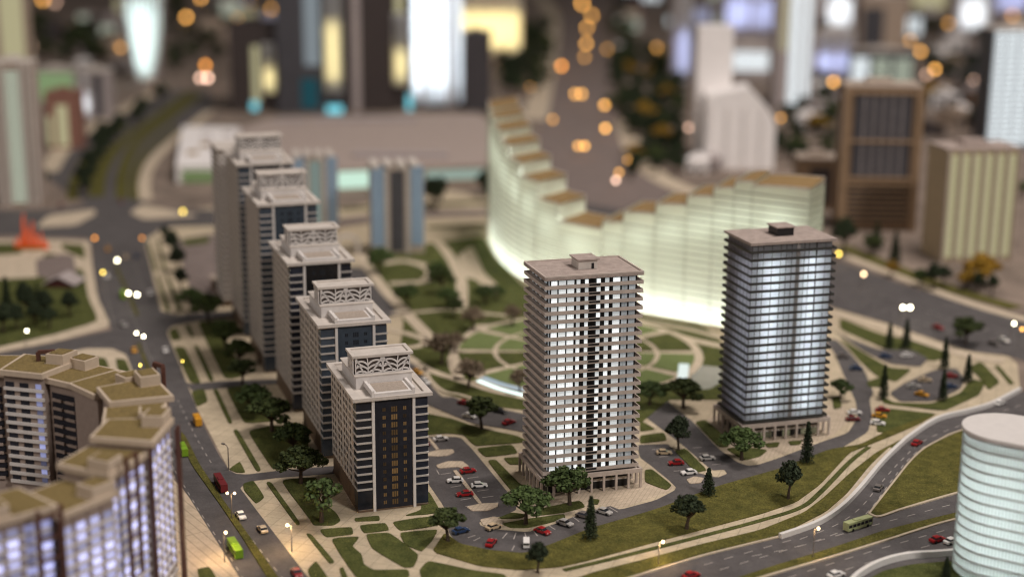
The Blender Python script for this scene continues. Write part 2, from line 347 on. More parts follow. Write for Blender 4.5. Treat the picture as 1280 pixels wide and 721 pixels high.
ribbon('kerb', [(1087, 643), (1100, 646), (1130, 636), (1195, 617), (1262, 600)], 1.2, .1, .62, M['kerb'])
ribbon('kerb', [(1086, 643), (1117, 603), (1137, 578), (1154, 562), (1175, 550), (1197, 540), (1262, 521)], .8, .1, .62, M['kerb'])
flat('median_strip', [(870, 740), (960, 710), (1035, 687), (1110, 662), (1192, 642), (1300, 618), (1300, 628), (1192, 649), (1110, 673), (1035, 696), (975, 714), (890, 745)], .1, .5, M['lawn2'], 1)
ribbon('kerb', [(890, 742), (960, 720), (1035, 698), (1110, 675), (1192, 650), (1300, 628)], 1.1, .1, .62, M['kerb'])
ribbon('kerb', [(760, 731), (800, 719), (875, 696), (930, 682), (975, 671)], 1.0, .1, .6, M['kerb'])
ribbon('footpath', [(1020, 652), (1045, 637), (1068, 612), (1092, 583), (1115, 561)], 2.4, .1, .55, M['path'])
dashes([[(900, 712), (960, 694), (1040, 671), (1090, 657), (1195, 629), (1290, 606)], [(1000, 674), (1045, 656), (1075, 635), (1100, 605), (1128, 574), (1155, 551), (1200, 532), (1280, 505)], [(940, 695), (1000, 682), (1060, 660), (1088, 636), (1112, 604), (1136, 574), (1160, 555)],
        [(985, 722), (1040, 704), (1110, 683), (1195, 659), (1290, 636)], [(1010, 728), (1060, 711), (1120, 693), (1195, 673)], [(880, 706), (950, 686), (1010, 669)]], hw, dash=4, gap=5)
flat('lawn', [(1078, 728), (1105, 714), (1140, 706), (1200, 701), (1300, 690), (1300, 740), (1078, 745)], .1, .5, M['lawn'], 1)
def wall(name, px, wd, h, label, cat):
    o = ribbon(name, px, wd, .1, h, M['barrier'], kind=None); o['label'] = label; o['category'] = cat; return o
wall('road_barrier', [(975, 673), (1020, 657), (1050, 638), (1075, 613), (1100, 583), (1122, 561), (1140, 546), (1172, 526), (1210, 516), (1240, 507), (1275, 489)], 1.5, 2.0, 'long curved white barrier wall along the slip road beside the footpath', 'barrier')
wall('road_barrier', [(1060, 735), (1074, 721), (1100, 707), (1135, 698), (1190, 694), (1290, 682)], 1.5, 2.4, 'curved white barrier wall at the foot of the teal glass tower', 'barrier')
# inner streets and car parks
lot = flat('car_park', [(516, 546), (575, 546), (590, 561), (646, 629), (645, 637), (630, 645), (607, 648), (599, 653), (601, 657), (625, 662), (660, 665), (690, 656), (725, 643), (762, 632), (775, 637), (820, 625), (843, 613), (845, 609), (836, 600), (815, 583), (800, 572), (796, 556), (835, 555), (842, 562), (868, 590), (897, 597), (909, 592), (905, 587), (890, 588), (853, 556), (825, 535), (805, 520), (828, 492), (838, 505), (865, 526), (897, 560), (922, 578), (935, 582), (947, 581), (972, 573), (1025, 553), (1060, 541), (1072, 522), (1070, 503), (1056, 472), (1042, 440), (1030, 425), (1045, 424), (1062, 440), (1080, 462), (1092, 490), (1087, 500), (1090, 520), (1085, 540), (1052, 560), (1037, 563), (1000, 577), (972, 588), (897, 609), (820, 638), (737, 662), (688, 682), (655, 693), (612, 689), (575, 681), (562, 668), (557, 646), (555, 633), (524, 588), (505, 560)], .06, .16, M['asphalt'], 1)
st = [((546, 588), (549, 593))]
st += [((551 + 6.2 * i, 593 + 8 * i), (564 + 6.2 * i, 591 + 8 * i)) for i in range(6)] + [((578 + 6.2 * i, 590 + 8 * i), (592 + 6.2 * i, 588 + 8 * i)) for i in range(6)]
st += [((628, 673), (634, 666)), ((642, 674), (645, 666)), ((658, 673), (656, 666)), ((640, 688), (643, 682)), ((672, 670), (667, 664)), ((694, 662), (686, 657)), ((710, 657), (703, 651)), ((724, 652), (716, 646)), ((742, 645), (732, 640)), ((772, 640), (762, 634)), ((592, 676), (600, 672)), ((585, 672), (594, 669))]
st += [((815 + 9 * i, 562 + 9 * i), (826 + 9 * i, 561 + 9 * i)) for i in range(4)] + [((866 + 8 * i, 560 + 7 * i), (877 + 8 * i, 559 + 7 * i)) for i in range(4)]
stripes(st, lot, z=.20)
for px in [[(530, 567), (548, 563), (566, 562), (568, 566), (560, 570), (545, 571), (532, 570)], [(545, 582), (560, 577), (578, 577), (586, 583), (583, 588), (577, 586), (572, 584), (548, 586)], [(583, 634), (600, 630), (623, 629), (622, 634), (610, 639), (590, 639)],
           [(566, 589), (571, 588), (603, 630), (599, 631)], [(534, 548), (538, 548), (549, 562), (545, 563)], [(858, 600), (868, 596), (880, 598), (876, 604), (862, 605)], [(600, 650), (618, 646), (630, 651), (625, 660), (604, 657)]]:
    flat('traffic_island', px, .1, .42, M['slab'], 1)
flat('lawn', [(843, 564), (857, 561), (884, 588), (870, 591)], .1, .44, M['lawn'], 1)
flat('car_park', [(1112, 492), (1130, 480), (1165, 464), (1195, 461), (1206, 474), (1201, 486), (1185, 494), (1165, 502), (1125, 502)], .13, .47, M['asphalt'], 1)
flat('car_park', [(1042, 414), (1062, 424), (1100, 438), (1140, 438), (1160, 449), (1150, 459), (1112, 455), (1082, 441)], .13, .47, M['asphalt'], 1)
flat('inner_street', [(495, 435), (520, 455), (530, 472), (552, 497), (567, 497), (577, 502), (630, 513), (655, 518), (700, 527), (760, 540), (760, 556), (690, 548), (652, 540), (625, 535), (592, 530), (555, 515), (527, 503), (500, 492), (470, 460)], .1, .47, M['asphalt'], 1)
flat('car_park', [(425, 333), (458, 336), (478, 362), (507, 392), (480, 398), (440, 370), (420, 345)], .1, .47, M['asphalt'], 1)
flat('lawn', [(1100, 494), (1118, 504), (1165, 505), (1200, 492), (1214, 474), (1232, 478), (1224, 494), (1200, 505), (1180, 514), (1105, 505)], .1, .42, M['lawn'], 1)
flat('lawn', [(1096, 514), (1110, 511), (1172, 518), (1140, 527), (1105, 541), (1096, 540)], .1, .44, M['lawn'], 1)
flat('lawn', [(1048, 422), (1084, 444), (1112, 460), (1140, 462), (1120, 478), (1095, 470), (1075, 452)], .1, .42, M['lawn'], 1)
flat('lawn', [(1050, 398), (1100, 418), (1160, 430), (1190, 446), (1165, 452), (1110, 438), (1050, 412)], .1, .42, M['lawn'], 1)
flat('lawn', [(1210, 460), (1226, 452), (1250, 478), (1236, 488), (1222, 470)], .1, .42, M['lawn'], 1)
flat('lawn', [(1243, 458), (1248, 457), (1268, 480), (1262, 481)], .1, .42, M['lawn'], 1)
flat('lawn', [(1083, 478), (1100, 472), (1110, 478), (1102, 484), (1086, 484)], .1, .44, M['lawn'], 1)
# park
flat('park_lawn', [(455, 332), (480, 318), (540, 304), (605, 296), (618, 322), (645, 346), (690, 372), (780, 392), (880, 408), (905, 430), (905, 500), (860, 500), (836, 500), (800, 530), (740, 528), (700, 521), (655, 513), (615, 508), (577, 498), (552, 491), (535, 470), (520, 452), (500, 436), (505, 400), (480, 362)], .05, .42, M['lawn'], 1)
for px in [[(527, 516), (565, 524), (600, 536), (645, 545), (660, 552), (650, 554), (595, 558), (588, 553), (580, 544), (560, 542), (522, 545)], [(595, 561), (640, 556), (648, 567), (607, 572)], [(609, 576), (620, 575), (650, 606), (672, 614), (660, 627), (640, 615)], [(629, 573), (650, 572), (655, 581), (637, 581)],
           [(620, 649), (640, 641), (660, 644), (650, 648)], [(627, 655), (660, 649), (705, 643), (707, 647), (690, 653), (660, 660), (638, 660)], [(672, 637), (725, 626), (732, 634), (705, 641), (672, 645)], [(736, 624), (750, 625), (747, 631), (738, 630)], [(806, 588), (815, 587), (840, 607), (833, 613), (806, 603)],
           [(868, 528), (882, 525), (913, 553), (910, 559), (898, 559)], [(907, 561), (930, 559), (960, 563), (950, 571), (930, 576)], [(955, 555), (975, 553), (972, 559), (960, 560)], [(985, 552), (1003, 551), (1000, 556), (988, 557)], [(1040, 497), (1050, 495), (1052, 510), (1042, 512)],
           [(800, 526), (820, 537), (800, 540)], [(800, 545), (830, 541), (834, 551), (800, 555)]]:
    flat('lawn', px, .1, .46, M['lawn'])
for px, wd in [([(448, 318), (480, 362), (520, 405), (540, 425)], 7), ([(480, 330), (505, 327), (530, 333), (539, 342), (530, 352), (512, 354), (487, 355)], 7), ([(547, 303), (560, 318), (570, 335), (577, 355), (577, 385)], 7), ([(480, 412), (510, 418), (533, 427), (520, 434), (485, 437)], 5),
               ([(500, 440), (530, 460), (552, 469), (575, 476), (597, 483), (620, 490), (652, 497), (700, 508), (760, 515)], 5), ([(490, 392), (520, 391), (560, 388), (600, 392), (640, 396)], 4), ([(575, 476), (566, 455), (570, 440), (590, 416), (602, 408), (640, 410), (690, 404)], 5),
               ([(640, 338), (665, 362), (700, 382), (780, 398), (860, 412), (905, 424)], 5), ([(853, 425), (856, 445), (848, 460), (830, 470), (805, 477)], 6), ([(835, 416), (858, 424), (905, 434)], 7), ([(530, 460), (540, 478), (556, 490), (575, 494), (600, 502)], 2.0)]:
    ribbon('footpath', px, wd, .3, .50, M['path'])
flat('plaza', [(572, 320), (590, 308), (598, 325), (606, 343), (628, 362), (614, 367), (594, 350), (580, 347)], .3, .52, M['path'])
cx, cy = g2((720, 441))
def ell(rx, ry, a0, a1, n=14): return [(cx + rx * math.cos(R(a0 + (a1 - a0) * i / n)), cy + ry * math.sin(R(a0 + (a1 - a0) * i / n))) for i in range(n + 1)]
obj('garden_circle', MB().prism(ell(64, 70, 0, 360, 40)[:-1], .3, .56, bottom=False), M['path'], kind='structure')
for k in range(10):
    a0 = 36 * k + 3; a1 = 36 * k + 33
    for ra, rb in ((.36, .62), (.66, .93)):
        obj('garden_bed', MB().prism(ell(64 * rb, 70 * rb, a0, a1) + ell(64 * ra, 70 * ra, a0, a1)[::-1], .4, .9, bottom=False), M['lawn_pale'] if k % 5 else M['lawn'], kind='structure')
fo = thing('fountain', 'long curved fountain trough glowing white at the edge of the round garden', 'fountain')
ribbon('basin', [(597, 477), (622, 486), (655, 494)], 7, .4, 1.0, M['kerb'], fo)
ribbon('lit_edge', [(598, 478.5), (625, 489), (656, 497)], 2.4, 1.0, 1.4, emis('fountain_glow', (.82, 1.0, .95), 1.6), fo)
ribbon('water', [(603, 474), (625, 482), (655, 490)], 4, .9, 1.15, emis('lit_water', (.75, .9, 1.0), .55), fo)
flat('pond', [(848, 459), (870, 457), (902, 460), (902, 478), (888, 487), (872, 488), (858, 478)], .3, .55, M['water'], 1)
fo = thing('cascade', 'short bright white lit cascade at the end of the grey pond', 'fountain')
ribbon('basin', [(855, 456), (852, 477)], 8, .4, .8, M['kerb'], fo)
ribbon('lit_edge', [(855, 457), (853, 476)], 5, .8, 1.1, emis('cascade_glow', (.9, 1.0, .95), .9), fo)
flat('plaza', [(655, 668 - 40), (690, 612), (806, 596), (843, 608), (835, 615), (775, 636), (745, 630), (712, 642), (672, 650), (650, 640)], .05, .13, M['slab'], 1)
flat('plaza', [(880, 520), (1050, 505), (1068, 520), (1040, 545), (972, 570), (945, 577), (915, 565)], .05, .13, M['slab'], 1)
flat('plaza', [(425, 600), (440, 640), (530, 632), (524, 610)], .05, .13, M['slab'], 1)
# ring boulevard and far streets
blvd = flat('boulevard_road', [(700, 330), (860, 335), (960, 360), (1047, 386), (1110, 404), (1175, 426), (1210, 438), (1260, 444), (1300, 458), (1300, 410), (1260, 396), (1200, 378), (1130, 356), (1060, 330), (960, 300), (860, 275), (700, 250)], .06, .14, M['asphalt'], 1)
ribbon('footpath', [(1042, 392), (1110, 412), (1175, 434), (1215, 446), (1255, 452)], 9, .3, .5, M['path'])
ribbon('footpath', [(1050, 318), (1120, 345), (1190, 372), (1260, 394), (1320, 408)], 8, .1, .4, M['path'])
ribbon('lawn', [(1050, 308), (1110, 332), (1190, 362), (1270, 385)], 12, .1, .42, M['lawn2'])
dashes([[(1040, 350), (1110, 372), (1190, 400), (1270, 422)], [(1040, 368), (1110, 390), (1200, 420)]], blvd)
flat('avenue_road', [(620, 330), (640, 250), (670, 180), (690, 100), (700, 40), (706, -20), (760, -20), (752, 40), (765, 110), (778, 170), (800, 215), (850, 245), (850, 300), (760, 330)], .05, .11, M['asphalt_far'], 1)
for px, wd in [([(668, 150), (684, 80), (690, 20), (668, -10)], 26), ([(780, 150), (800, 200), (850, 235), (930, 250)], 20), ([(60, 215), (90, 175), (150, 140), (205, 110)], 16), ([(182, 250), (181, 225), (192, 200), (222, 172), (262, 140)], 10)]:
    ribbon('footpath', px, wd, .1, .4, M['path'])
for px, wd in [([(152, 248), (154, 215), (172, 180), (215, 145), (250, 118)], 9), ([(168, 250), (168, 220), (184, 190), (222, 158)], 6), ([(90, 250), (96, 220), (118, 188), (160, 155)], 8), ([(120, 246), (126, 215), (146, 185), (196, 148), (240, 116)], 12)]:
    ribbon('median_strip', px, wd, .1, .4, M['lawn2'])
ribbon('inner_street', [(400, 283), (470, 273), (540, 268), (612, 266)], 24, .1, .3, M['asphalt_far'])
ribbon('lawn', [(425, 262), (530, 256), (612, 253)], 10, .1, .42, M['lawn'])
ribbon('lawn', [(535, 285), (605, 281)], 8, .1, .42, M['lawn'])
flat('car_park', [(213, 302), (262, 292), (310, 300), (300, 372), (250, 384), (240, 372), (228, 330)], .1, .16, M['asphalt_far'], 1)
flat('pavement', [(45, 285), (60, 270), (118, 262), (120, 268), (95, 282)], .1, .4, M['path'], 1)
flat('pavement', [(162, 266), (178, 256), (215, 264), (250, 270), (180, 275)], .1, .4, M['path'], 1)

# ------------------------------------------------------------------ stepped row of five lattice-crowned towers
def shared(name, mb, mt): return mb.mesh(name, mt)
def leaf_lattice(w_, h_, seed):
    "white arcs of the crown screen, drawn as bent flat bars in the xz plane"
    mb = MB(); rr = random.Random(seed)
    def arc(p, q, bend, wd=.75):
        P = []; a = Vector((p[0], 0, p[1])); b = Vector((q[0], 0, q[1])); d = b - a; nrm = Vector((-d.z, 0, d.x))
        for i in range(7):
            t = i / 6; P.append(a + d * t + nrm * bend * 4 * t * (1 - t))
        for u, v in zip(P, P[1:]): mb.bar(u, v, .35, wd)
    half = w_ / 2
    for s in (-1, 1):
        cx_ = s * half / 2; e = half / 2 * .96
        stem = rr.uniform(-.12, .12) * e
        arc((cx_ + stem, 0), (cx_ + stem * 1.6, h_), .04 * s, .5)
        for sd in (-1, 1):
            for k in range(3):
                arc((cx_ + stem, h_ * (.02 + .26 * k)), (cx_ + sd * e, h_ * (.06 + .32 * k)), .20 * sd, .66)
            arc((cx_ + stem + sd * e * .35, 0), (cx_ + sd * e * .9, h_ * .55), .16 * sd, .55)
            arc((cx_ + sd * e * .45, h_ * .5), (cx_ + sd * e * .98, h_), -.12 * sd, .55)
        mb.bar((cx_ - e, 0, 0), (cx_ - e, 0, h_), .35, .35); mb.bar((cx_ + e, 0, 0), (cx_ + e, 0, h_), .35, .35)
    mb.bar((-half, 0, .1), (half, 0, .1), .35, .4); mb.bar((-half, 0, h_ - .1), (half, 0, h_ - .1), .35, .4)
    return mb
ROW_RZ = R(18.5)
M['bandw'] = mat('grey_white_band', (.50, .46, .43), .6, .06, .8)
def crown_tower(fl, h, panel, winmat, label, seed, wing=False):
    w_, d_ = 27.0, 45.0; hw_, hd = w_ / 2, d_ / 2
    ca, sa = math.cos(ROW_RZ), math.sin(ROW_RZ)
    cxx = fl[0] + ca * hw_ - sa * hd; cyy = fl[1] + sa * hw_ + ca * hd
    t = thing('apartment_tower', label, 'tower', (cxx, cyy, .1), ROW_RZ, 'stepped row of lattice-crowned apartment towers')
    gz = 9.0; n = max(6, round((h - gz - 1.2) / 3.15)); fh = (h - gz - 1.2) / n
    cglass = M['darkglass'] if seed in (1, 3) else M['slateglass']
    px0, px1 = -hw_ + 6.2, hw_ - 5.4           # navy panel between the two fins
    obj('core', MB().box(-hw_ + .05, hw_ - .05, -hd + .6, hd - .6, 0, h), M['tan'], t)
    obj('front_panel', MB().box(px0 + .6, px1 - .6, -hd + .1, -hd + .55, .6, h - .3), panel, t)
    obj('corner_glass', MB().box(-hw_ - .02, px0, -hd + .2, -hd + 5.5, 1.0, h - 1), cglass, t)
    obj('corner_glass', MB().box(px1, hw_ + .02, -hd + .2, -hd + 5.5, 1.0, h - 1), cglass, t)
    for x in (px0, px1):
        obj('fin', MB().box(x - .5, x + .5, -hd - .7, -hd + .9, 0, h + 1.6), M['white'], t)
    bl = MB(); bl.box(-hw_ - .25, px0 - .5, -hd - .35, -hd + .3, 0, .62).box(-hw_ - .25, -hw_ + .3, -hd + .3, -hd + 6.0, 0, .62); bl = shared('spandrel', bl, M['bandw'])
    br = MB(); br.box(px1 + .5, hw_ + .25, -hd - .35, -hd + .3, 0, .62).box(hw_ - .3, hw_ + .25, -hd + .3, -hd + 6.0, 0, .62); br = shared('spandrel', br, M['bandw'])
    for k in range(n):
        z = gz + k * fh - .4
        obj('spandrel', bl, None, t, loc=(0, 0, z)); obj('spandrel', br, None, t, loc=(0, 0, z))
    # windows in the dark panel
    small = MB().box(-.56, -.1, 0, .25, 0, 1.3).box(.1, .56, 0, .25, 0, 1.3); small = shared('window', small, winmat)
    tall = MB()
    for k in (-1, 0, 1): tall.box(k * .82 - .28, k * .82 + .28, 0, .25, 0, 2.0)
    tall = shared('window', tall, winmat)
    pw = px1 - px0
    zz0 = 1.6; m_ = int((h - 2 - zz0) / fh)
    for k in range(m_):
        z = zz0 + k * fh + .7
        obj('window', small, None, t, loc=(px0 + pw * .27, -hd - .08, z)); obj('window', tall, None, t, loc=(px0 + pw * .52, -hd - .08, z - .4)); obj('window', small, None, t, loc=(px0 + pw * .78, -hd - .08, z))
    # side facade: pale grid with recessed windows
    side = MB(); cols = [6.4, 10.6, 17.0, 21.2, 27.0, 31.2, 37.6, 41.6]
    ws = shared('window', MB().box(0, .2, -1.3, 1.3, -.1, 1.95), M['win_dim'])
    for sx in (-1, 1):
        for k in range(n):
            z = gz + k * fh
            side.box(*sorted((sx * (hw_ - .5), sx * (hw_ + .16))), -hd + 6, hd - .6, z - .55, z + .35)
            if sx < 0:
                for c in cols[1:]:
                    obj('window', ws, None, t, loc=(-hw_ - .06, -hd + c, z + .6))
        for c in [8.4, 12.8, 15.0, 19.1, 23.4, 25.0, 29.1, 33.4, 35.4, 39.6, 43.6]:
            side.box(*sorted((sx * (hw_ - .5), sx * (hw_ + .2))), -hd + c - .4, -hd + c + .4, gz - 1, h)
    obj('side_grid', side, M['offwhite'], t)
    rec = MB()
    for c in (13.9, 24.2, 34.4): rec.box(-hw_ - .03, -hw_ + .4, -hd + c - .7, -hd + c + .7, 1, h - .5)
    obj('side_recess', rec, M['brownpanel'], t)
    gp = MB()
    for a, b in ((6, 13), (15, 23.5), (25, 33.5), (35, 44)): gp.box(-hw_ - .04, -hw_ + .4, -hd + a, -hd + b, 1.2, gz - 1.2)
    obj('ground_panel', gp, M['brownpanel'], t)
    pl = MB().box(-hw_ - .1, hw_ + .1, -hd - .1, -hd + .35, 0, .6).box(-hw_ - .1, -hw_ + .4, -hd + .35, hd, 0, 1.0); obj('plinth', pl, M['brownpanel'], t)
    # cornice, terraces, crown
    c = MB(); o_ = 1.5
    c.box(-hw_ - o_, hw_ + o_, -hd - o_, hd + o_, h, h + .55); obj('cornice', c, M['offwhite'], t)
    rim = MB(); zr = h + .55
    rim.box(-hw_ - o_, hw_ + o_, -hd - o_, -hd - o_ + 2.3, zr, zr + .75).box(-hw_ - o_, hw_ + o_, hd + o_ - 2.3, hd + o_, zr, zr + .75)
    rim.box(-hw_ - o_, -hw_ - o_ + 2.6, -hd - o_ + 2.3, hd + o_ - 2.3, zr, zr + .75).box(hw_ + o_ - 2.6, hw_ + o_, -hd - o_ + 2.3, hd + o_ - 2.3, zr, zr + .75)
    obj('parapet', rim, M['offwhite'], t)
    tb = MB().box(px0 + .5, px1 - .5, -hd - .9, -hd + 12, h + .56, h + 2.6); obj('terrace', tb, M['white'], t)
    obj('terrace_floor', MB().box(px0 + 1.6, px1 - 1.6, -hd + .8, -hd + 11.6, h + 2.5, h + 2.66), M['greyroof'], t)
    for x in (px0, px1): obj('fin_cap', MB().box(x - .5, x + .5, -hd - .72, -hd + 14, h + 1.62, h + 3.6), M['white'], t)
    ub = MB().box(px0 - 3.4, px1 + 2.6, -hd + 12.2, hd - 8, h + .56, h + 5.2); obj('upper_block', ub, M['white'], t)
    obj('upper_slab', MB().box(px0 - 4, px1 + 3.2, -hd + 11.9, hd - 7.5, h + 5.2, h + 5.7), M['offwhite'], t)
    cw = px1 - px0 + 7.0; cxm = (px0 + px1) / 2 - .4; ch = 6.4
    cb = obj('crown', MB().box(cxm - cw / 2 + .5, cxm + cw / 2 - .5, -hd + 14.6, -hd + 24, h + 5.7, h + 5.7 + ch), M['crownback'], t)
    la = obj('lattice', leaf_lattice(cw - 1.2, ch, seed), M['white'], cb, loc=(cxm, -hd + 14.1, h + 5.7))
    obj('lattice', leaf_lattice(8.6, ch, seed + 5), M['white'], cb, loc=(cxm - cw / 2 + .1, -hd + 19.3, h + 5.7), rz=R(90))
    rf = MB(); x0, x1, y0, y1, z0 = cxm - cw / 2 - .5, cxm + cw / 2 + .5, -hd + 13.5, -hd + 25.4, h + 5.7 + ch
    rf.box(x0, x1, y0, y0 + 1.6, z0, z0 + .9).box(x0, x1, y1 - 1.6, y1, z0, z0 + .9).box(x0, x0 + 1.4, y0 + 1.6, y1 - 1.6, z0, z0 + .9).box(x1 - 1.4, x1, y0 + 1.6, y1 - 1.6, z0, z0 + .9).box(x0 + 1.4, x1 - 1.4, y0 + 1.6, y1 - 1.6, z0, z0 + .3)
    obj('crown_slab', rf, M['offwhite'], cb)
    return t
M['crownback'] = mat('crown_backing', (.075, .055, .045), .7)
M['slateglass'] = mat('slate_blue_glass', (.050, .064, .085), .25, .2, .2, spec=.35)
M['win_slate'] = mat('dark_slate_window', (.02, .024, .032), .25, .2, .9, objvar=.3)
crown_tower((-56.6, 527.6), 43.5, M['navy'], M['win_amber'], 'shortest lattice-crowned apartment tower, navy front with dim amber windows', 1)
crown_tower((-76.2, 584), 55.5, M['slate'], M['win_slate'], 'lattice-crowned tower with slate blue front, directly behind the shortest one', 2)
crown_tower((-96.5, 642), 67, M['dark'], M['win_slate'], 'middle lattice-crowned tower of the row, with a black front panel', 3)
crown_tower((-118.5, 700), 81.5, M['slate'], M['win_slate'], 'second tallest lattice-crowned tower with slate blue front panel', 4)
crown_tower((-139, 762), 90, M['navy'], M['win_slate'], 'tallest lattice-crowned tower at the far end of the row', 5)
t = thing('slab_block', 'plain grey slab block attached to the far side of the tallest row tower', 'building', (-160, 838, .1), ROW_RZ)
obj('wall', MB().box(-6, 6, -14, 14, 0, 88), M['brownpanel'], t)
ws = MB().box(-6.1, 6.1, -14.15, 14.15, 0, 1.7).mesh('band', M['white'])
for k in range(26): obj('floor_band', ws, None, t, loc=(0, 0, 4 + k * 3.2))
obj('roof', MB().box(-6.4, 6.4, -14.4, 14.4, 88, 89), M['offwhite'], t)

# ------------------------------------------------------------------ the two balcony towers
def balcony_tower(loc, rz, label, lit):
    t = thing('balcony_tower', label, 'tower', (*loc, .13), rz, 'twin balcony towers')
    n = 23; gz = 8.6; fh = 3.32; h = gz + n * fh; hx, hy = 19.5, 13.5
    cx0, cy0 = hx - 1.3, hy - 1.4          # window wall
    sx0 = hx - 2.6
    if lit:
        obj('core', MB().box(-cx0 + 1.6, cx0 - 1.6, -cy0 + .8, cy0 - .8, 0, h), M['dark'], t)
    else:
        obj('core', MB().box(-3, 3, -3, 3, 0, h), M['offwhite'], t)
    slabm = M['slabtan'] if lit else M['slabdark']
    z_lo, z_hi = (-.28, 1.12) if lit else (-.30, .75)
    sl = MB(); par = .35
    sl.box(-hx, hx, -hy, hy, z_lo, .06)
    sl.box(-hx, hx, -hy, -hy + par, .06, z_hi).box(-hx, hx, hy - par, hy, .06, z_hi).box(-hx, -hx + par, -hy + par, hy - par, .06, z_hi).box(hx - par, hx, -hy + par, hy - par, .06, z_hi)
    sl = sl.mesh('balcony_slab', slabm)
    for k in range(n): obj('balcony_slab', sl, None, t, loc=(0, 0, gz + k * fh))
    # front layout in fractions of the facade
    lay = [(.035, .105, 'w'), (.12, .20, 'w'), (.213, .29, 'w'), (.315, .357, 'w'), (.408, .447, 'w'), (.537, .582, 'w'), (.63, .677, 'w'), (.72, .80, 'w'), (.818, .882, 'g'), (.9, .97, 'g')]
    y0 = -cy0 + .1
    W = 2 * (hx - 1.6); X = lambda f: -hx + 1.6 + f * W
    if lit:
        for a, b, c in lay:
            mbw = MB(); q = (X(b) - X(a)); 
            nn = 3 if q > 2.4 else 2
            for j in range(nn):
                mbw.box(X(a) + q * (j + .05) / nn, X(a) + q * (j + .95) / nn, 0, .25, 0, .62).box(X(a) + q * (j + .05) / nn, X(a) + q * (j + .95) / nn, 0, .25, .7, 2.0)
            me = mbw.mesh('window', M['win_white'] if c == 'w' else M['win_grey'])
            for k in range(n): obj('window', me, None, t, loc=(0, y0, gz + k * fh + .45))
        rail = MB().box(X(.44), X(.56), -hy - .3, -hy - .02, .35, 1.0).mesh('railing', M['black'])
        for k in range(n): obj('railing', rail, None, t, loc=(0, 0, gz + k * fh))
        fr = MB()
        for k in range(n):
            for f in (.03, .11, .205, .30, .38, .60, .70, .81, .89, .98): fr.box(X(f) - .24, X(f) + .24, y0 - .05, y0 + .35, gz + k * fh + .06, gz + (k + 1) * fh - .28)
        o = obj('mullion', fr, M['black'], t); o['kind'] = 'stuff'
        sw = MB()
        for s in (-1, 1):
            for k in range(n):
                for j, (a, b) in enumerate(((-.9, -.78), (-.55, -.35), (.0, .14), (.42, .58), (.8, .9))):
                    sw.box(*sorted((s * (cx0 - 1.6), s * (cx0 - 1.35))), a * cy0, b * cy0, gz + k * fh + .5, gz + k * fh + 2.6)
        o = obj('side_window', sw, M['win_grey'], t); o['kind'] = 'stuff'
        bw = MB().box(-cx0 + 1.5, cx0 - 1.5, cy0 - .85, cy0 - .6, 1, h - 1); obj('rear_wall', bw, M['offwhite'], t)
    else:
        tr = trans('lit_acrylic', (.50, .50, .52), (.92, .95, 1.0), .72)
        gm = mat('grey_acrylic', (.30, .28, .27), .5, .1, .5)
        for (a, b) in ((.0, .06), (.07, .13), (.14, .24), (.25, .35), (.36, .42), (.43, .49), (.50, .55), (.60, .65), (.66, .71), (.72, .80), (.82, .92), (.93, 1.0)):
            me = MB().add([(X(a) - .3, 0, 0), (X(b) - .22, 0, 0), (X(b) - .22, 0, fh - .5), (X(a) - .3, 0, fh - .5)], [(0, 1, 2, 3)]).mesh('window', tr)
            for k in range(n): obj('window', me, None, t, loc=(0, y0 - .4, gz + k * fh + .22))
        pn = MB()
        for k in range(n):
            z = gz + k * fh + .1
            pn.box(X(.55), X(.60) - .3, y0 - .4, y0 - .1, z, z + fh - .36)
        o = obj('facade_panel', pn, gm, t); o['kind'] = 'stuff'
        sw = MB()
        for s in (-1, 1):
            for k in range(n):
                for j in range(7):
                    a = -cy0 + .3 + j * (2 * cy0 - .6) / 7; z0, z1 = gz + k * fh + .22, gz + (k + 1) * fh - .3; sw.add([(s * cx0, a, z0), (s * cx0, a + 3.1, z0), (s * cx0, a + 3.1, z1), (s * cx0, a, z1)], [(0, 1, 2, 3)])
        o = obj('side_window', sw, trans('side_acrylic', (.34, .30, .29), (.62, .62, .72), .55), t); o['kind'] = 'stuff'
        obj('rear_wall', MB().box(-cx0, cx0, cy0 - .3, cy0, 1, h), M['offwhite'], t)
        led = emis('led_tube', (.90, .97, 1.0), 42)
        for x in (-9.0, 9.5): obj('led_tube', MB().tube([(x, -6.5, gz + 2), (x, -6.5, h - 6)], [.55, .55], 8), led, t)
    ro = MB(); ro.box(-hx - .1, hx + .1, -hy - .1, hy + .1, h - .2, h + .9); obj('roof', ro, M['rooftan'], t)
    if lit:
        rm = MB(); a, b = hx + .1, hy + .1
        rm.box(-a, a, -b, -b + .7, h + .9, h + 1.4).box(-a, a, b - .7, b, h + .9, h + 1.4).box(-a, -a + .7, -b + .7, b - .7, h + .9, h + 1.4).box(a - .7, a, -b + .7, b - .7, h + .9, h + 1.4)
        obj('parapet', rm, M['slabtan'], t)
    ph = obj('penthouse', MB().box(-3.0, 4.6, -3.2, 5.2, h + .9, h + 4.3), M['offwhite'] if lit else M['black'], t)
    obj('penthouse_roof', MB().box(-3.7, 5.3, -4.0, 5.9, h + 4.3, h + 4.8), M['rooftan'], ph)
    if lit: obj('door', MB().box(2.2, 3.2, -3.35, -3.19, h + .95, h + 3.1), M['black'], ph)
    # podium: colonnade, fascia, two recessed storeys
    a, b = hx + 1.2, hy + 1.3
    fa = MB(); fa.box(-a, a, -b, -b + .8, gz - 2.4, gz - .7).box(-a, a, b - .8, b, gz - 2.4, gz - .7).box(-a, -a + .8, -b + .8, b - .8, gz - 2.4, gz - .7).box(a - .8, a, -b + .8, b - .8, gz - 2.4, gz - .7)
    fa.box(-a + .8, a - .8, -b + .8, b - .8, gz - 2.0, gz - 1.4); obj('fascia', fa, M['slabtan'], t)
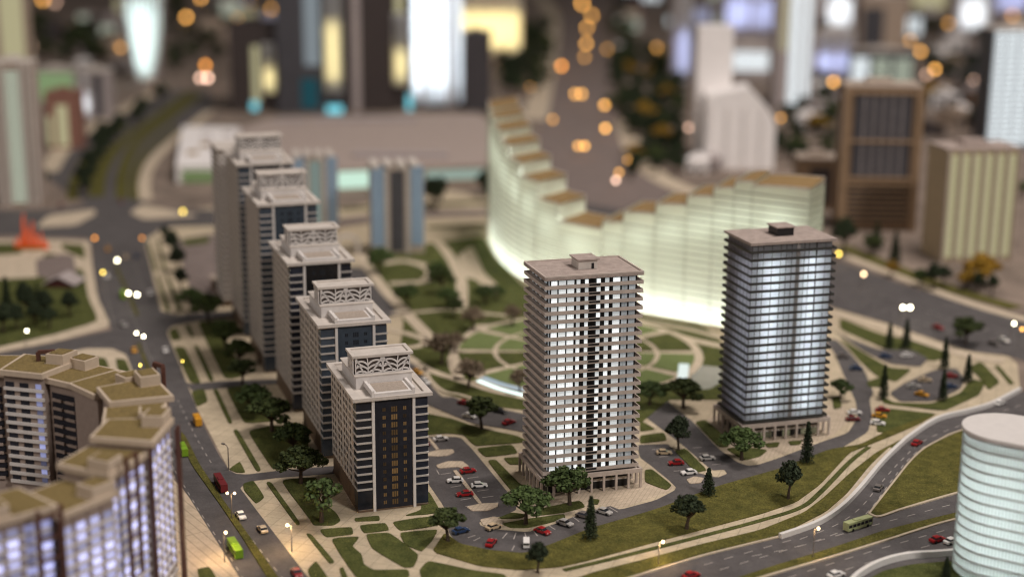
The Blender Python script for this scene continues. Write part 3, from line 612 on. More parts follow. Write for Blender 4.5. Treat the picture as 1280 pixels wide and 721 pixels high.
    col = MB().box(-.42, .42, -.42, .42, 0, gz - 2.4).mesh('column', M['slabtan'])
    for i in range(9):
        for yy in (-b + .45, b - .45): obj('column', col, None, t, loc=(-a + .45 + i * (2 * a - .9) / 8, yy, 0))
    for i in range(1, 6):
        for xx in (-a + .45, a - .45): obj('column', col, None, t, loc=(xx, -b + .45 + i * (2 * b - .9) / 6, 0))
    obj('podium_wall', MB().box(-cx0 + 1, cx0 - 1, -cy0 + 1, cy0 - 1, 0, gz - 2), M['dark'], t)
    obj('podium_band', MB().box(-cx0 + .6, cx0 - .6, -cy0 + .6, cy0 - .6, 3.0, 4.0), M['offwhite'], t)
    sh = MB().box(-1.7, 1.7, 0, .2, .2, 2.7).mesh('shop_window', M['win_shop'])
    for i in range(8):
        if i in (3, 5): continue
        obj('shop_window', sh, None, t, loc=(-cx0 + 2.9 + i * 4.3, -cy0 + .82, 0))
    return t
M['slabdark'] = mat('dark_green_slab_edge', (.050, .047, .042), .5, .1, .5)
ca, sa = math.cos(R(16.5)), math.sin(R(16.5))
def from_fl(fl, rz, hx, hy): c_, s_ = math.cos(rz), math.sin(rz); return (fl[0] + c_ * hx - s_ * hy, fl[1] + s_ * hx + c_ * hy)
balcony_tower(from_fl((12.2, 545), R(16.5), 19.5, 13.5), R(16.5), 'tan balcony tower with white curtained windows and pale rooftop penthouse', True)
balcony_tower(from_fl((97.8, 607), R(16.5), 19.5, 13.5), R(16.5), 'balcony tower glowing blue-white behind dark slab edges, black rooftop box', False)

# ------------------------------------------------------------------ glowing crescent building
K = spline([(-17, 1040), (-14, 985), (-1, 912), (26, 858), (64, 824), (113, 789), (151, 763)], 24)
acc = [0.0]
for p, q in zip(K, K[1:]): acc.append(acc[-1] + (q - p).length)
def onK(f):
    s_ = f * acc[-1]
    for i in range(len(K) - 1):
        if acc[i + 1] >= s_:
            u = (s_ - acc[i]) / max(acc[i + 1] - acc[i], 1e-6); d = (K[min(i + 2, len(K) - 1)] - K[max(i - 1, 0)]).normalized(); return K[i] + (K[i + 1] - K[i]) * u, Vector((-d.y, d.x))
    return K[-1], Vector((-(K[-1] - K[-2]).normalized().y, (K[-1] - K[-2]).normalized().x))
arc = thing('crescent_building', 'long crescent building glowing pale green-white, roof stepping down to the middle', 'building')
ac = trans('lit_milk_acrylic', (.58, .58, .51), (.95, .98, .88), .62)
edge = mat('acrylic_floor_edge', (.24, .24, .18), .5, .06, .5)
ribm = mat('acrylic_rib', (.46, .46, .38), .5, .06, .5)
segs = [(0, .12, 89), (.12, .2, 87), (.2, .28, 83), (.28, .355, 77.5), (.355, .42, 70.5), (.42, .485, 62.5), (.485, .55, 53), (.55, .645, 43.5), (.645, .685, 49), (.685, .745, 56.5), (.745, .80, 63.5), (.80, .845, 70), (.845, .88, 76), (.88, .91, 80.5), (.91, 1.0, 80)]
TH_ = 20.0
def band(f0, f1, off0, off1, z0, z1, n=5, mb=None, curve=0.0, tilt=0.0):
    "curved box between offsets measured from the convex face"
    mb = mb or MB(); P = [onK(f0 + (f1 - f0) * i / n) for i in range(n + 1)]
    vs = []
    for i, (p, q) in enumerate(P):
        a = p + q * off0; b = p + q * off1; dz = curve * (1 - i / n) ** 2
        vs += [(a.x, a.y, z0 - dz), (b.x, b.y, z0 - dz), (b.x, b.y, z1 - dz + tilt), (a.x, a.y, z1 - dz)]
    fs = [(0, 3, 2, 1), tuple(n * 4 + i for i in (0, 1, 2, 3))]
    for i in range(n):
        for k in range(4): fs.append((i * 4 + k, i * 4 + (k + 1) % 4, (i + 1) * 4 + (k + 1) % 4, (i + 1) * 4 + k))
    return mb.add(vs, [f[::-1] for f in fs])
led2 = emis('led_strip', (.93, 1.0, .90), 32); led3 = emis('led_strip_upper', (.92, 1.0, .86), 4.6)
def sheet(f0, f1, off, z0, z1, n=6, curve=0.0):
    P = [onK(f0 + (f1 - f0) * i / n) for i in range(n + 1)]; vs = []
    for i, (p, q) in enumerate(P): a = p + q * off; vs += [(a.x, a.y, z0), (a.x, a.y, z1 - curve * (1 - i / n) ** 2)]
    return MB().add(vs, [(2 * i, 2 * i + 2, 2 * i + 3, 2 * i + 1) for i in range(n)])
for i, (f0, f1, h) in enumerate(segs):
    stp = 0.0; cv = 1.6 if f0 > .64 else 0.0; tl = 3.0
    facade = obj('facade', sheet(f0, f1, stp, .3, h, 6, cv), ac, arc)
    back = MB(); band(f0, f1, TH_ - .4, TH_, .3, h + tl - .6, 6, back, cv); obj('rear_wall', back, M['offwhite'], arc)
    for (fa_, hb) in ((f0, segs[i - 1][2] if i else 0), (f1, segs[i + 1][2] if i + 1 < len(segs) else 0)):
        if hb < h:
            p, q = onK(fa_); p2 = p + q * (stp + .3); p3 = p + q * (TH_ - .5)
            wl = MB().add([(p2.x, p2.y, hb + .4), (p3.x, p3.y, hb + .4), (p3.x, p3.y, h + tl - .3), (p2.x, p2.y, h - .3)], [(0, 1, 2, 3)]); obj('end_wall', wl, ac, arc)
    obj('roof', band(f0 + .001, f1 - .001, stp + .5, TH_ - .5, h - .6, h + .1, 6, None, cv, tl), M['brownroof'], arc)
    rimm = MB(); band(f0, f1, stp - .15, stp + .5, h - .5, h + .5, 6, rimm, cv); rim2 = MB(); band(f0, f1, TH_ - .5, TH_ + .1, h - .5 + tl, h + .6 + tl, 6, rim2, cv)
    obj('roof_rim', rimm, M['offwhite'], arc); obj('roof_rim', rim2, M['offwhite'], arc)
    for u_ in (0.0,):
        if h > 46: q_, n_ = onK(f0 + u_ * (f1 - f0)); obj('facade_rib', MB().bar((q_.x - n_.x * .3, q_.y - n_.y * .3, .5), (q_.x - n_.x * .3, q_.y - n_.y * .3, h - cv), .35), ribm, arc)
    for k in range(1, int((h - cv) / 3.7)):
        if f0 < .99: obj('floor_edge', band(f0 + .0004, f1 - .0004, stp - .4, stp - .02, k * 3.7, k * 3.7 + .6, 5), edge, facade)
    obj('led_strip', band(f0 + .004, f1 - .004, 8.0, 9.4, .8, 2.4, 4), led2, arc)
    obj('led_strip', band(f0 + .2 * (f1 - f0), f1 - .2 * (f1 - f0), 9.0, 10.2, h * .42, h * .42 + 1.2, 4), led3, arc)
    obj('led_strip', band(f0 + .2 * (f1 - f0), f1 - .2 * (f1 - f0), 9.0, 10.2, h * .72, h * .78 + 1.2, 4), led3, arc)
p, q = onK(1.0)
endp = [p + q * .3, p + q * (TH_ - .3)]
vm = MB()
for k in range(9):
    u = endp[0] + (endp[1] - endp[0]) * (k / 8); vm.bar((u.x + .3, u.y - .3, 1), (u.x + .3, u.y - .3, 80), .4, .4)
obj('end_mullion', vm, edge, arc)['kind'] = 'stuff'
for k in range(1, 21): obj('floor_edge', MB().bar((endp[0].x + .3, endp[0].y - .3, k * 3.7), (endp[1].x + .3, endp[1].y - .3, k * 3.7), .5, .5), edge, arc)

# ------------------------------------------------------------------ foreground ring block (bottom corner) and glass tower
LC = Vector((-187, 452))
blk = thing('ring_apartment_block', 'ring-shaped apartment block with olive roofs and lilac-lit windows', 'building')
wallm = mat('cream_render', (.33, .26, .22), .7, .08, .5); M['cream'] = mat('cream_parapet', (.52, .42, .32), .7, .06, .5)
ang = [-92, -72, -56, -41, -26, -11, 4, 20, 36, 52, 66, 82, 98, 116]
hts = [49, 50.5, 52.5, 50.5, 55.5, 59, 57.5, 59.5, 57.5, 56.5, 58.5, 57, 59]
rad = [0, 2, 0, 2.4, .4, 2.4, .2, 2.4, 0, 3, 0, 3, 0]
winL = MB().box(-.15, .15, -1.6, 1.6, 0, 2.1).mesh('window', M['win_lilac'])
winD = MB().box(-.15, .15, -1.7, 1.7, 0, 1.7).mesh('window', M['darkglass'])
winM = MB().box(-.15, .15, -1.1, 1.1, 0, 1.7).mesh('window', mat('blue_lit_window', (.3, .32, .5), .4, .1, .9, emit=(.46, .52, 1.0), estr=.30, objvar=.6))
rail = MB().box(-.1, .9, -2.1, 2.1, 0, .95).mesh('balcony', wallm)
for i in range(len(ang) - 1):
    a0, a1 = R(ang[i]), R(ang[i + 1]); mid = (a0 + a1) / 2; half = (a1 - a0) / 2
    ro_ = 76 + rad[i]; ri = 59 + rad[i] * .7; h = hts[i]
    def pt(r, a): return (LC.x + r * math.cos(a), LC.y + r * math.sin(a))
    def face(r, f): a = mid + f * half; return pt(r * math.cos(half) / math.cos(a - mid), a)
    o = 0.004
    obj('wall', MB().prism([pt(ri, a0 + o), pt(ro_, a0 + o), pt(ro_, a1 - o), pt(ri, a1 - o)], 0, h), wallm, blk)
    Q = [pt(ri - 1.6, a0 - .012), pt(ro_ + 1.6, a0 - .012), pt(ro_ + 1.6, a1 + .012), pt(ri - 1.6, a1 + .012)]
    zt = h + (.02 * i)
    rf = obj('roof', MB().prism(Q, zt, zt + 1.9), M['cream'], blk)
    def ins(u, v):
        a = Vector(Q[0]) + (Vector(Q[3]) - Vector(Q[0])) * v; b = Vector(Q[1]) + (Vector(Q[2]) - Vector(Q[1])) * v; return a + (b - a) * u
    L1 = [(.05, .06), (.95, .06), (.95, .55), (.62, .55), (.62, .94), (.05, .94)] if i % 2 else [(.05, .06), (.55, .06), (.55, .4), (.95, .4), (.95, .94), (.05, .94)]
    obj('roof_lawn', MB().prism([ins(*u) for u in L1], zt + 1.7, zt + 2.05), M['olive'], rf)
    st_ = [(.64, .58), (.97, .58), (.97, .97), (.64, .97)] if i % 2 else [(.58, .03), (.97, .03), (.97, .36), (.58, .36)]
    up = obj('roof_step', MB().prism([ins(*u) for u in st_], zt + 1.9, zt + 5.4), M['cream'], rf)
    q0 = Vector(ins(*st_[0])); q2 = Vector(ins(*st_[2])); cq = (q0 + q2) / 2
    obj('roof_step_lawn', MB().prism([cq + (Vector(ins(*u)) - cq) * .78 for u in st_], zt + 5.3, zt + 5.7), M['olive'], rf)
    nf = int((h - 4) / 3.15); outer = -60 < ang[i] < 16; inner = ang[i] >= 50
    far = MB()
    for k in range(nf):
        z = 4 + k * 3.15
        nrm = Vector((math.cos(mid), math.sin(mid)))
        if outer:
            for f in (-.74, -.25, .25, .74):
                if z > 12: obj('window', winL, None, blk, loc=(*face(ro_, f), z), rz=mid)
            va, vb = Vector(face(ro_, -.97)), Vector(face(ro_, .97))
            obj('floor_band', MB().bar((*(va + nrm * .3), z - .6), (*(vb + nrm * .3), z - .6), 1.1, .8), M['white'], blk)
        elif ang[i] < -50 or 16 <= ang[i] < 50:
            for f in (-.74, -.25, .25, .74): q = face(ro_, f); far.bar((q[0] - nrm.y * -1.2, q[1] - nrm.x * 1.2, z + 1), (q[0] + nrm.y * -1.2, q[1] + nrm.x * 1.2, z + 1), .3, 2)
        if inner and z > 18:
            va, vb = Vector(face(ri, -.97)), Vector(face(ri, .97))
            if i % 2:
                obj('window_recess', MB().bar((*va.lerp(vb, .1), z + .9), (*va.lerp(vb, .9), z + .9), .5, 2.2), M['navy'], blk)
                obj('balcony', rail, None, blk, loc=(*face(ri - .8, -.45), z - .9), rz=mid); obj('balcony', rail, None, blk, loc=(*face(ri - .8, .4), z - .9), rz=mid)
            else:
                for f in (-.7, 0, .7): obj('window', winM if (k * 3 + i + int(f * 2)) % 3 == 0 else winD, None, blk, loc=(*face(ri, f), z), rz=mid)
                obj('floor_band', MB().bar((*(va - nrm * .3), z - .7), (*(vb - nrm * .3), z - .7), .8, 1.1), M['white'], blk)
    if far.v: obj('window', far, M['darkglass'], blk)['kind'] = 'stuff'
    if outer:
        for f in (-1, -.5, 0, .5):
            q = Vector(face(ro_ + .2, f)); obj('pilaster', MB().bar((*q, 0), (*q, h), .9), M['rust'] if f in (-1,) else wallm, blk)
    # rusty exposed frames
def portal(px_l, px_r, z0, z1, zpx, parent):
    pa = G(*px_l, zpx); pb = G(*px_r, zpx)
    mbp = MB().bar((pa.x, pa.y, z0), (pa.x, pa.y, z1), 1.3).bar((pb.x, pb.y, z0), (pb.x, pb.y, z1), 1.3).bar((pa.x, pa.y, z1), (pb.x, pb.y, z1), 1.3)
    obj('steel_frame', mbp, M['rust'], parent)
portal((49, 460), (70, 459), 57, 64, 58, blk); portal((194, 478), (205, 482), 57, 65, 58, blk)
def portal_face(deg, z0, z1, wd=6.0):
    a = R(deg); r_ = 81.0; c0 = Vector((LC.x + r_ * math.cos(a), LC.y + r_ * math.sin(a))); tv = Vector((-math.sin(a), math.cos(a))) * wd / 2
    mbp = MB(); p_, q_ = c0 - tv, c0 + tv
    for u in (p_, q_): mbp.bar((*u, z0), (*u, z1), 1.1)
    z = z0
    while z <= z1 + .1: mbp.bar((*p_, z), (*q_, z), .6); z += 6.3
    obj('steel_frame', mbp, M['rust'], blk)
portal_face(-44, 22, 56, 7); portal_face(-22, 24, 62, 5); portal_face(4, 0, 58, 3)

gt = thing('glass_tower', 'teal glass tower with rounded end and pale flat roof, lit from inside', 'tower')
ga, gb = Vector((166, 481)), Vector((222, 444)); dv = (gb - ga).normalized(); nv = Vector((-dv.y, dv.x))
def stadium(r_, n=16):
    P = []
    for i in range(n + 1):
        a = math.pi / 2 + math.pi * i / n; P.append(ga + (dv * math.cos(a) + nv * math.sin(a)) * r_)
    for i in range(n + 1):
        a = -math.pi / 2 + math.pi * i / n; P.append(gb + (dv * math.cos(a) + nv * math.sin(a)) * r_)
    return P
def ring(r_o, r_i, z0, z1, mb=None, n=16):
    mb = mb or MB(); A, B = stadium(r_o, n), stadium(r_i, n); m_ = len(A); vs = [(p.x, p.y, z0) for p in A] + [(p.x, p.y, z1) for p in A] + [(p.x, p.y, z1) for p in B] + [(p.x, p.y, z0) for p in B]; fs = []
    for i in range(m_):
        j = (i + 1) % m_
        for k in range(4): fs.append((k * m_ + i, k * m_ + j, ((k + 1) % 4) * m_ + j, ((k + 1) % 4) * m_ + i))
    return mb.add(vs, fs)
def hoop(r_, z0, z1):
    A = stadium(r_); m_ = len(A); return MB().add([(p.x, p.y, z0) for p in A] + [(p.x, p.y, z1) for p in A], [(i, (i + 1) % m_, (i + 1) % m_ + m_, i + m_) for i in range(m_)])
gl = trans('teal_acrylic', (.48, .51, .50), (.92, .98, .97), .68, .25)
nf = 14; fhh = 50 / nf
for k in range(nf):
    obj('glass_band', hoop(14.2, k * fhh + .2, (k + 1) * fhh - .35), gl, gt)
    obj('floor_slab', ring(14.5, 12.5, (k + 1) * fhh - .35, (k + 1) * fhh + .05), mat('grey_slab', (.46, .45, .43), .6) if k == 0 else bpy.data.materials['grey_slab'], gt)
P = resample(stadium(14.35, 16) + [stadium(14.35, 16)[0]], 1.15); mu = MB()
for p in P: mu.bar((p.x, p.y, .2), (p.x, p.y, 50), .16)
o = obj('mullion', mu, mat('pale_teal_mullion', (.46, .50, .48), .5), gt); o['kind'] = 'stuff'
obj('roof', MB().prism(stadium(14.9), 50.3, 51.6), mat('pale_roof', (.68, .64, .61), .35, .04), gt)
for d_ in (2, 20, 40): obj('led_tube', MB().tube([(*(ga + dv * d_ - nv * 4), 2), (*(ga + dv * d_ - nv * 4), 46)], [.7, .7], 8), emis('led_tube_teal', (.90, 1.0, .985), 20) if d_ == 2 else bpy.data.materials['led_tube_teal'], gt)

# ------------------------------------------------------------------ far buildings
def py_of(X, Y, Z):
    v = Vector((X, Y, Z - CAMH)); return 360.5 + F * v.dot(e2) / v.dot(fw)
def survey(xl, xr, yb, yt):
    p = G((xl + xr) / 2, yb); s_ = pxm(p.x, p.y); lo, hi = 1.0, 600.0
    for _ in range(40):
        m_ = (lo + hi) / 2
        if py_of(p.x, p.y, m_) > yt: lo = m_
        else: hi = m_
    return p.x, p.y, (xr - xl) / s_, lo
glow = {}
def G_(name, col, st):
    if name not in glow: glow[name] = emis(name, col, st)
    return glow[name]
lb_led = {}
def lightbox(t, x0, x1, y, z0, z1, key, col, L_):
    "milky front box with an LED tube low inside it"
    if 'milk_sheet' not in bpy.data.materials: trans('milk_sheet', (.42, .42, .42), (.95, .95, .95), .7)
    sk = bpy.data.materials['milk_sheet']; yf = y - 7
    obj('lit_front', MB().add([(x0, y, z0), (x0, yf, z0), (x1, yf, z0), (x1, y, z0), (x0, y, z1), (x0, yf, z1), (x1, yf, z1), (x1, y, z1)], [(0, 1, 5, 4), (1, 2, 6, 5), (2, 3, 7, 6), (4, 5, 6, 7)]), sk, t)
    if key not in lb_led: lb_led[key] = emis('led_' + key, col, L_)
    n = max(1, round((x1 - x0) / 14))
    for i in range(n):
        x = x0 + (x1 - x0) * (i + .5) / n
        obj('led_tube', MB().tube([(x, y - 2.2, z0 + (z1 - z0) * .10), (x, y - 2.2, z0 + (z1 - z0) * .5)], [.9, .9], 6), lb_led[key], t)
LB = {'glow_yellow': ('yellow', (1.0, .82, .36), 11), 'glow_white': ('white', (.88, .95, 1.0), 10), 'glow_blue': ('blue', (.50, .58, 1.0), 7.5)}
def far_tower(name, label, cat, xl, xr, yb, yt, depth, wm, rz=0.0, strips=(), pitch=4.0, bandm=None, roofm=None, group=None, windows=None, hmax=None):
    X, Y, W_, h = survey(xl, xr, yb, yt); h = min(h, hmax or 400)
    t = thing(name, label, cat, (X, Y + depth / 2, .1), R(rz), group); a, b = W_ / 2, depth / 2
    obj('wall', MB().box(-a, a, -b, b, 0, h), wm, t)
    if bandm:
        mb = MB(); z = pitch
        while z < h - 1: mb.box(-a - .25, a + .25, -b - .25, b + .25, z - pitch * .18, z + pitch * .18); z += pitch
        obj('floor_band', mb, bandm, t)['kind'] = 'stuff'
    for f0, f1, z0, z1, m_ in strips:
        if windows:
            mb = MB(); z = z0 * h
            while z < z1 * h - pitch * .5: mb.box(-a + 2 * a * f0, -a + 2 * a * f1, -b - .5, -b + .2, z, z + pitch * .7); z += pitch
            obj('lit_window', mb, m_, t)['kind'] = 'stuff'
        elif m_.name in LB and W_ > 8: lightbox(t, -a + 2 * a * f0, -a + 2 * a * f1, -b, z0 * h, z1 * h, *LB[m_.name])
        else: obj('lit_strip', MB().box(-a + 2 * a * f0, -a + 2 * a * f1, -b - .6, -b + .2, z0 * h, z1 * h), m_, t)
    obj('roof', MB().box(-a - .5, a + .5, -b - .5, b + .5, h, h + 1.4).box(-a * .4, a * .3, -b * .4, b * .5, h + 1.4, h + 4.5), roofm or M['offwhite'], t)
    return t
tanm = mat('far_tan', (.40, .31, .24), .7, .08, .2); lilacm = mat('far_grey', (.36, .31, .30), .7, .08, .2); brk = mat('brick_red_card', (.24, .115, .085), .8, .1, .3)
darkm = mat('dark_tower_card', (.045, .034, .032), .5, .15, .2); darkb = mat('charcoal_tower_card', (.06, .058, .066), .5, .15, .2); whitem = mat('white_block_card', (.84, .80, .78), .7, .05, .2)
gG, gY, gW, gB, gC, gL = G_('glow_green_white', (.84, .93, .74), .50), G_('glow_yellow', (1.0, .92, .58), 1.15), G_('glow_white', (.90, .97, 1.0), 1.15), G_('glow_blue', (.60, .66, 1.0), .55), G_('glow_cyan', (.25, .85, 1.0), .9), G_('glow_lime', (.60, .85, .42), .34)
gK = G_('glow_khaki', (.92, .84, .50), .46)
t = far_tower('residential_tower', 'tan tower with a pale green lit window column beside the wide avenue', 'tower', 0, 47, 258, 80, 26, tanm, 6, [(.32, .68, .03, .95, gG)], 3.6, lilacm, windows=True)
X, Y, W_, h = survey(0, 47, 258, 80)
for u_ in (-.5, -.36, -.24, .24, .36, .5): obj('rib', MB().box(W_ * u_ - .8, W_ * u_ + .8, -14.6, -12.5, 0, h), M['offwhite'], t)
far_tower('residential_tower', 'khaki lit slab tower rising behind the green-lit tan tower', 'tower', -18, 38, 175, -20, 30, tanm, 4, [(.5, .98, .3, 1, gK)], 4, None)
far_tower('brick_block', 'low brick-red block with tall yellow-green lit windows', 'building', 58, 100, 186, 118, 30, brk, 8, [(.3, .62, .05, .8, gK), (.02, .16, .05, .6, gK)], 4, None, brk)
far_tower('green_block', 'low pale green lit block behind the brick-red one', 'building', 46, 96, 130, 88, 24, lilacm, 0, [(.05, .95, .1, .92, gL)], 4, None)
far_tower('grey_block', 'small grey striped block at the bend of the far avenue', 'building', 101, 138, 150, 90, 30, lilacm, 8, [(.05, .22, .1, .95, gW), (.42, .7, .05, .95, darkb)], 4, None)
# tapered bright tower
X, Y, W_, h = survey(166, 200, 100, -30)
t = thing('tapered_tower', 'bright white tower narrowing towards its foot, ribbed and lit inside', 'tower', (X, Y, .1))
rings = []; vs = []; fs = []; n_ = 20
for i in range(9):
    u = i / 8; r_ = W_ * (.40 + .36 * math.sin(u * 1.5))
    for k in range(n_): a = 2 * math.pi * k / n_; vs.append((r_ * math.cos(a), r_ * .7 * math.sin(a), 2 + u * (h - 2)))
for i in range(8):
    for k in range(n_): fs.append((i * n_ + k, i * n_ + (k + 1) % n_, (i + 1) * n_ + (k + 1) % n_, (i + 1) * n_ + k))
fs.append(tuple(8 * n_ + k for k in range(n_))); obj('glass_skin', MB().add(vs, fs), trans('mint_skin', (.45, .48, .47), (.90, 1.0, .98), .7), t)
obj('led_tube', MB().tube([(0, 0, 10), (0, 0, h * .75)], [2.2, 2.2], 8), emis('led_mint', (.86, 1.0, .98), 26), t)
rb = MB()
for k in range(n_):
    for i in range(8): rb.bar(Vector(vs[i * n_ + k]) * 1.01, Vector(vs[(i + 1) * n_ + k]) * 1.01, 2.6)
obj('rib', rb, lilacm, t)['kind'] = 'stuff'
# tower group behind the hall
far_tower('dark_tower', 'dark brown tower with a yellow lit strip, shortest of the cluster behind the hall', 'tower', 288, 348, 140, 30, 40, darkm, 5, [(.68, .92, .22, .78, gY), (.45, .6, .1, .75, gK), (.4, .55, .02, .12, gC)], 5, None, darkm)
far_tower('dark_tower', 'charcoal tower with pale glass front and a broad yellow lit corner', 'tower', 346, 428, 142, -60, 45, darkb, 4, [(.42, .66, .3, 1, G_('glow_pale', (.7, .80, .86), .30)), (.72, .98, .13, 1, gY), (.36, .62, .03, .22, G_('glow_teal', (.06, .24, .30), .25)), (.74, .98, 0, .05, gC)], 5, None)
far_tower('dark_tower', 'near-black tower split by one slanting grey rib', 'tower', 430, 490, 140, -60, 45, darkm, 4, [(.16, .33, 0, 1, lilacm)], 5, None)
far_tower('dark_tower', 'slim brown tower with yellow lit front and a cyan foot', 'tower', 489, 514, 138, -60, 35, darkm, 3, [(.05, .85, .16, .62, gY), (.2, .6, .62, 1, gK), (.75, 1, 0, .1, gC)], 5, None)
X, Y, W_, h = survey(512, 577, 138, -60)
t = thing('curved_tower', 'curved tower glowing cold white over its whole front behind the hall', 'tower', (X, Y + 25, .1))
st_ = [(W_ / 2 * math.cos(a), 22 * math.sin(a)) for a in [2 * math.pi * i / 24 for i in range(24)]]
obj('glass_skin', MB().prism(st_, 6, h, bottom=False), trans('white_skin', (.45, .46, .48), (.92, .96, 1.0), .7), t)
for x_ in (-14, 10): obj('led_tube', MB().tube([(x_, -10, 20), (x_, -10, 190)], [1.6, 1.6], 8), emis('led_cold', (.88, .95, 1.0), 16) if x_ < 0 else bpy.data.materials['led_cold'], t); obj('podium', MB().prism([(x * 1.06, y * 1.06) for x, y in st_], 0, 6), darkb, t)
rb = MB()
for k in (2, 7, 13, 16, 20, 21): rb.bar((*[c_ * 1.01 for c_ in st_[k]], 2), (*[c_ * 1.01 for c_ in st_[k]], h), 4)
obj('rib', rb, lilacm, t)['kind'] = 'stuff'
t = far_tower('dark_tower', 'short rounded charcoal tower beside the cold white curved tower', 'tower', 578, 613, 140, 42, 30, darkb, 2, [], 4, darkm, darkb)
far_tower('lit_block', 'wide block glowing strong yellow behind the short charcoal tower', 'building', 575, 652, 82, -40, 40, tanm, 0, [(0, .98, .1, 1, gY)], 6, None)
# hall with flat roof
hz = 17.0
hp = [G(*p, hz) for p in [(318, 216), (470, 210), (617, 206), (612, 152), (596, 143), (340, 148), (300, 160)]]
hall = thing('exhibition_hall', 'wide low hall with flat tan roof and lit green-white shopfronts', 'building')
obj('wall', MB().prism([(p.x, p.y) for p in hp], .1, hz - 1), tanm, hall); obj('roof', MB().prism([(p.x + .0, p.y - 1) for p in hp], hz - 1, hz + .6), M['rooftan'], hall)
def hall_front(x0, x1, z0, z1, m_, nm='shopfront'):
    f = lambda x: Vector((hp[1].x + (hp[2].x - hp[1].x) * (x - 470) / 147, hp[1].y + (hp[2].y - hp[1].y) * (x - 470) / 147)) if x > 470 else Vector((hp[0].x + (hp[1].x - hp[0].x) * (x - 318) / 152, hp[0].y + (hp[1].y - hp[0].y) * (x - 318) / 152))
    a, b = f(x0), f(x1); obj(nm, MB().bar((a.x, a.y - .5, (z0 + z1) / 2), (b.x, b.y - .5, (z0 + z1) / 2), 1.6, z1 - z0), m_, hall)
hall_front(420, 464, 2, 15, G_('glow_shop', (.72, 1.0, .82), .85)); hall_front(532, 614, 6, 14, G_('glow_shop2', (.74, .95, .82), .40)); hall_front(472, 530, 3, 12, darkb, 'dark_front')
for x0, x1, y0, y1 in ((345, 380, 150, 156), (390, 520, 150, 154), (440, 560, 195, 199)):
    pa, pb = G(x0, y1, hz), G(x1, y1, hz); pc = G(x1, y0, hz); obj('roof_unit', MB().box(pa.x, pb.x, pa.y, pa.y + 18, hz + .6, hz + 4), lilacm, hall)
ap = [G(*p, 14) for p in [(220, 208), (322, 205), (322, 160), (228, 158)]]
an = thing('white_annex', 'white low annex with pale green panel beside the wide hall', 'building')
obj('wall', MB().prism([(p.x, p.y) for p in ap], .1, 13), whitem, an); obj('roof', MB().prism([(p.x, p.y - .8) for p in ap], 13, 14.4), whitem, an)
obj('green_panel', MB().bar((ap[0].x + 5, ap[0].y - .4, 6), (ap[0].x + 30, ap[0].y - .4, 6), 1.2, 9), G_('glow_grass', (.45, .60, .25), .30), an)
rr = random.Random(3)
for k in range(9):
    p = G(rr.uniform(240, 310), rr.uniform(165, 198), 14); obj('roof_unit', MB().box(p.x - 4, p.x + 4, p.y - 4, p.y + 4, 14.4, 16.4), [M['autumn'], lilacm, whitem][k % 3], an)
# paired blue-pier towers
def pier_tower(xl, xr, yb, yt, label):
    X, Y, W_, h = survey(xl, xr, yb, yt); t = thing('pier_tower', label, 'tower', (X, Y + 12, .1), R(10), 'blue-pier towers by the hall'); a, b = W_ / 2, 12
    obj('wall', MB().box(-a, a, -b, b, 0, h), M['tan'], t); bl = mat('pale_blue_pier', (.24, .33, .44), .5, .08) if 'pale_blue_pier' not in bpy.data.materials else bpy.data.materials['pale_blue_pier']
    for x in (-a * .78, a * .72): obj('pier', MB().box(x - a * .24, x + a * .24, -b - 1, -b + 5, 6, h + 1.5), bl, t)
    obj('centre_glass', MB().box(-a * .3, a * .22, -b - .5, -b + .3, 2, h - 1), darkb if 'beside' in label else G_('glow_dimgreen', (.6, .75, .68), .30), t)
    for x in (-a * .45, a * .36): obj('rib', MB().box(x - .7, x + .7, -b - 1.2, -b + .2, 0, h), M['offwhite'], t)
    for k in range(4): obj('roof_gable', MB().box(-a + k * a * .5, -a + k * a * .5 + a * .3, -b - 1, b, h + (1.6 if k % 2 else .4), h + 3.4), M['offwhite'], t)
    mb = MB(); z = 5
    while z < h - 2: mb.box(-a - .2, a + .2, -b - .15, b, z, z + .7); z += 3.6
    obj('floor_band', mb, M['offwhite'], t)['kind'] = 'stuff'
pier_tower(462, 527, 318, 212, 'blue-pier tower with dark centre glass, beside the park lawn')
pier_tower(366, 420, 292, 200, 'blue-pier tower with pale lit centre, tucked behind the row of lattice towers')
# right-hand background
X, Y, W_, h = survey(882, 968, 212, 112)
t = thing('white_mill', 'blank white card building with sloping roof and square white tower', 'building', (X, Y + 15, .1), R(-4))
prof = [(-W_ * .5, 0), (W_ * .5, 0), (W_ * .5, h * .55), (W_ * .42, h * .72), (W_ * .1, h * 1.02), (-W_ * .5, h * .9)]
vs = [(x, -15, z) for x, z in prof] + [(x, 25, z) for x, z in prof]; n_ = 6
obj('hall', MB().add(vs, [tuple(range(n_)), tuple(range(2 * n_ - 1, n_ - 1, -1))] + [(i, i + n_, (i + 1) % n_ + n_, (i + 1) % n_) for i in range(n_)]), whitem, t)
obj('tower', MB().box(-W_ * .62, -W_ * .1, 26, 50, 0, h * 1.72), whitem, t)
for k in range(4): obj('buttress', MB().box(-W_ * .45 + k * W_ * .25, -W_ * .45 + k * W_ * .25 + 2, -17, -15, 0, h * .8), whitem, t)
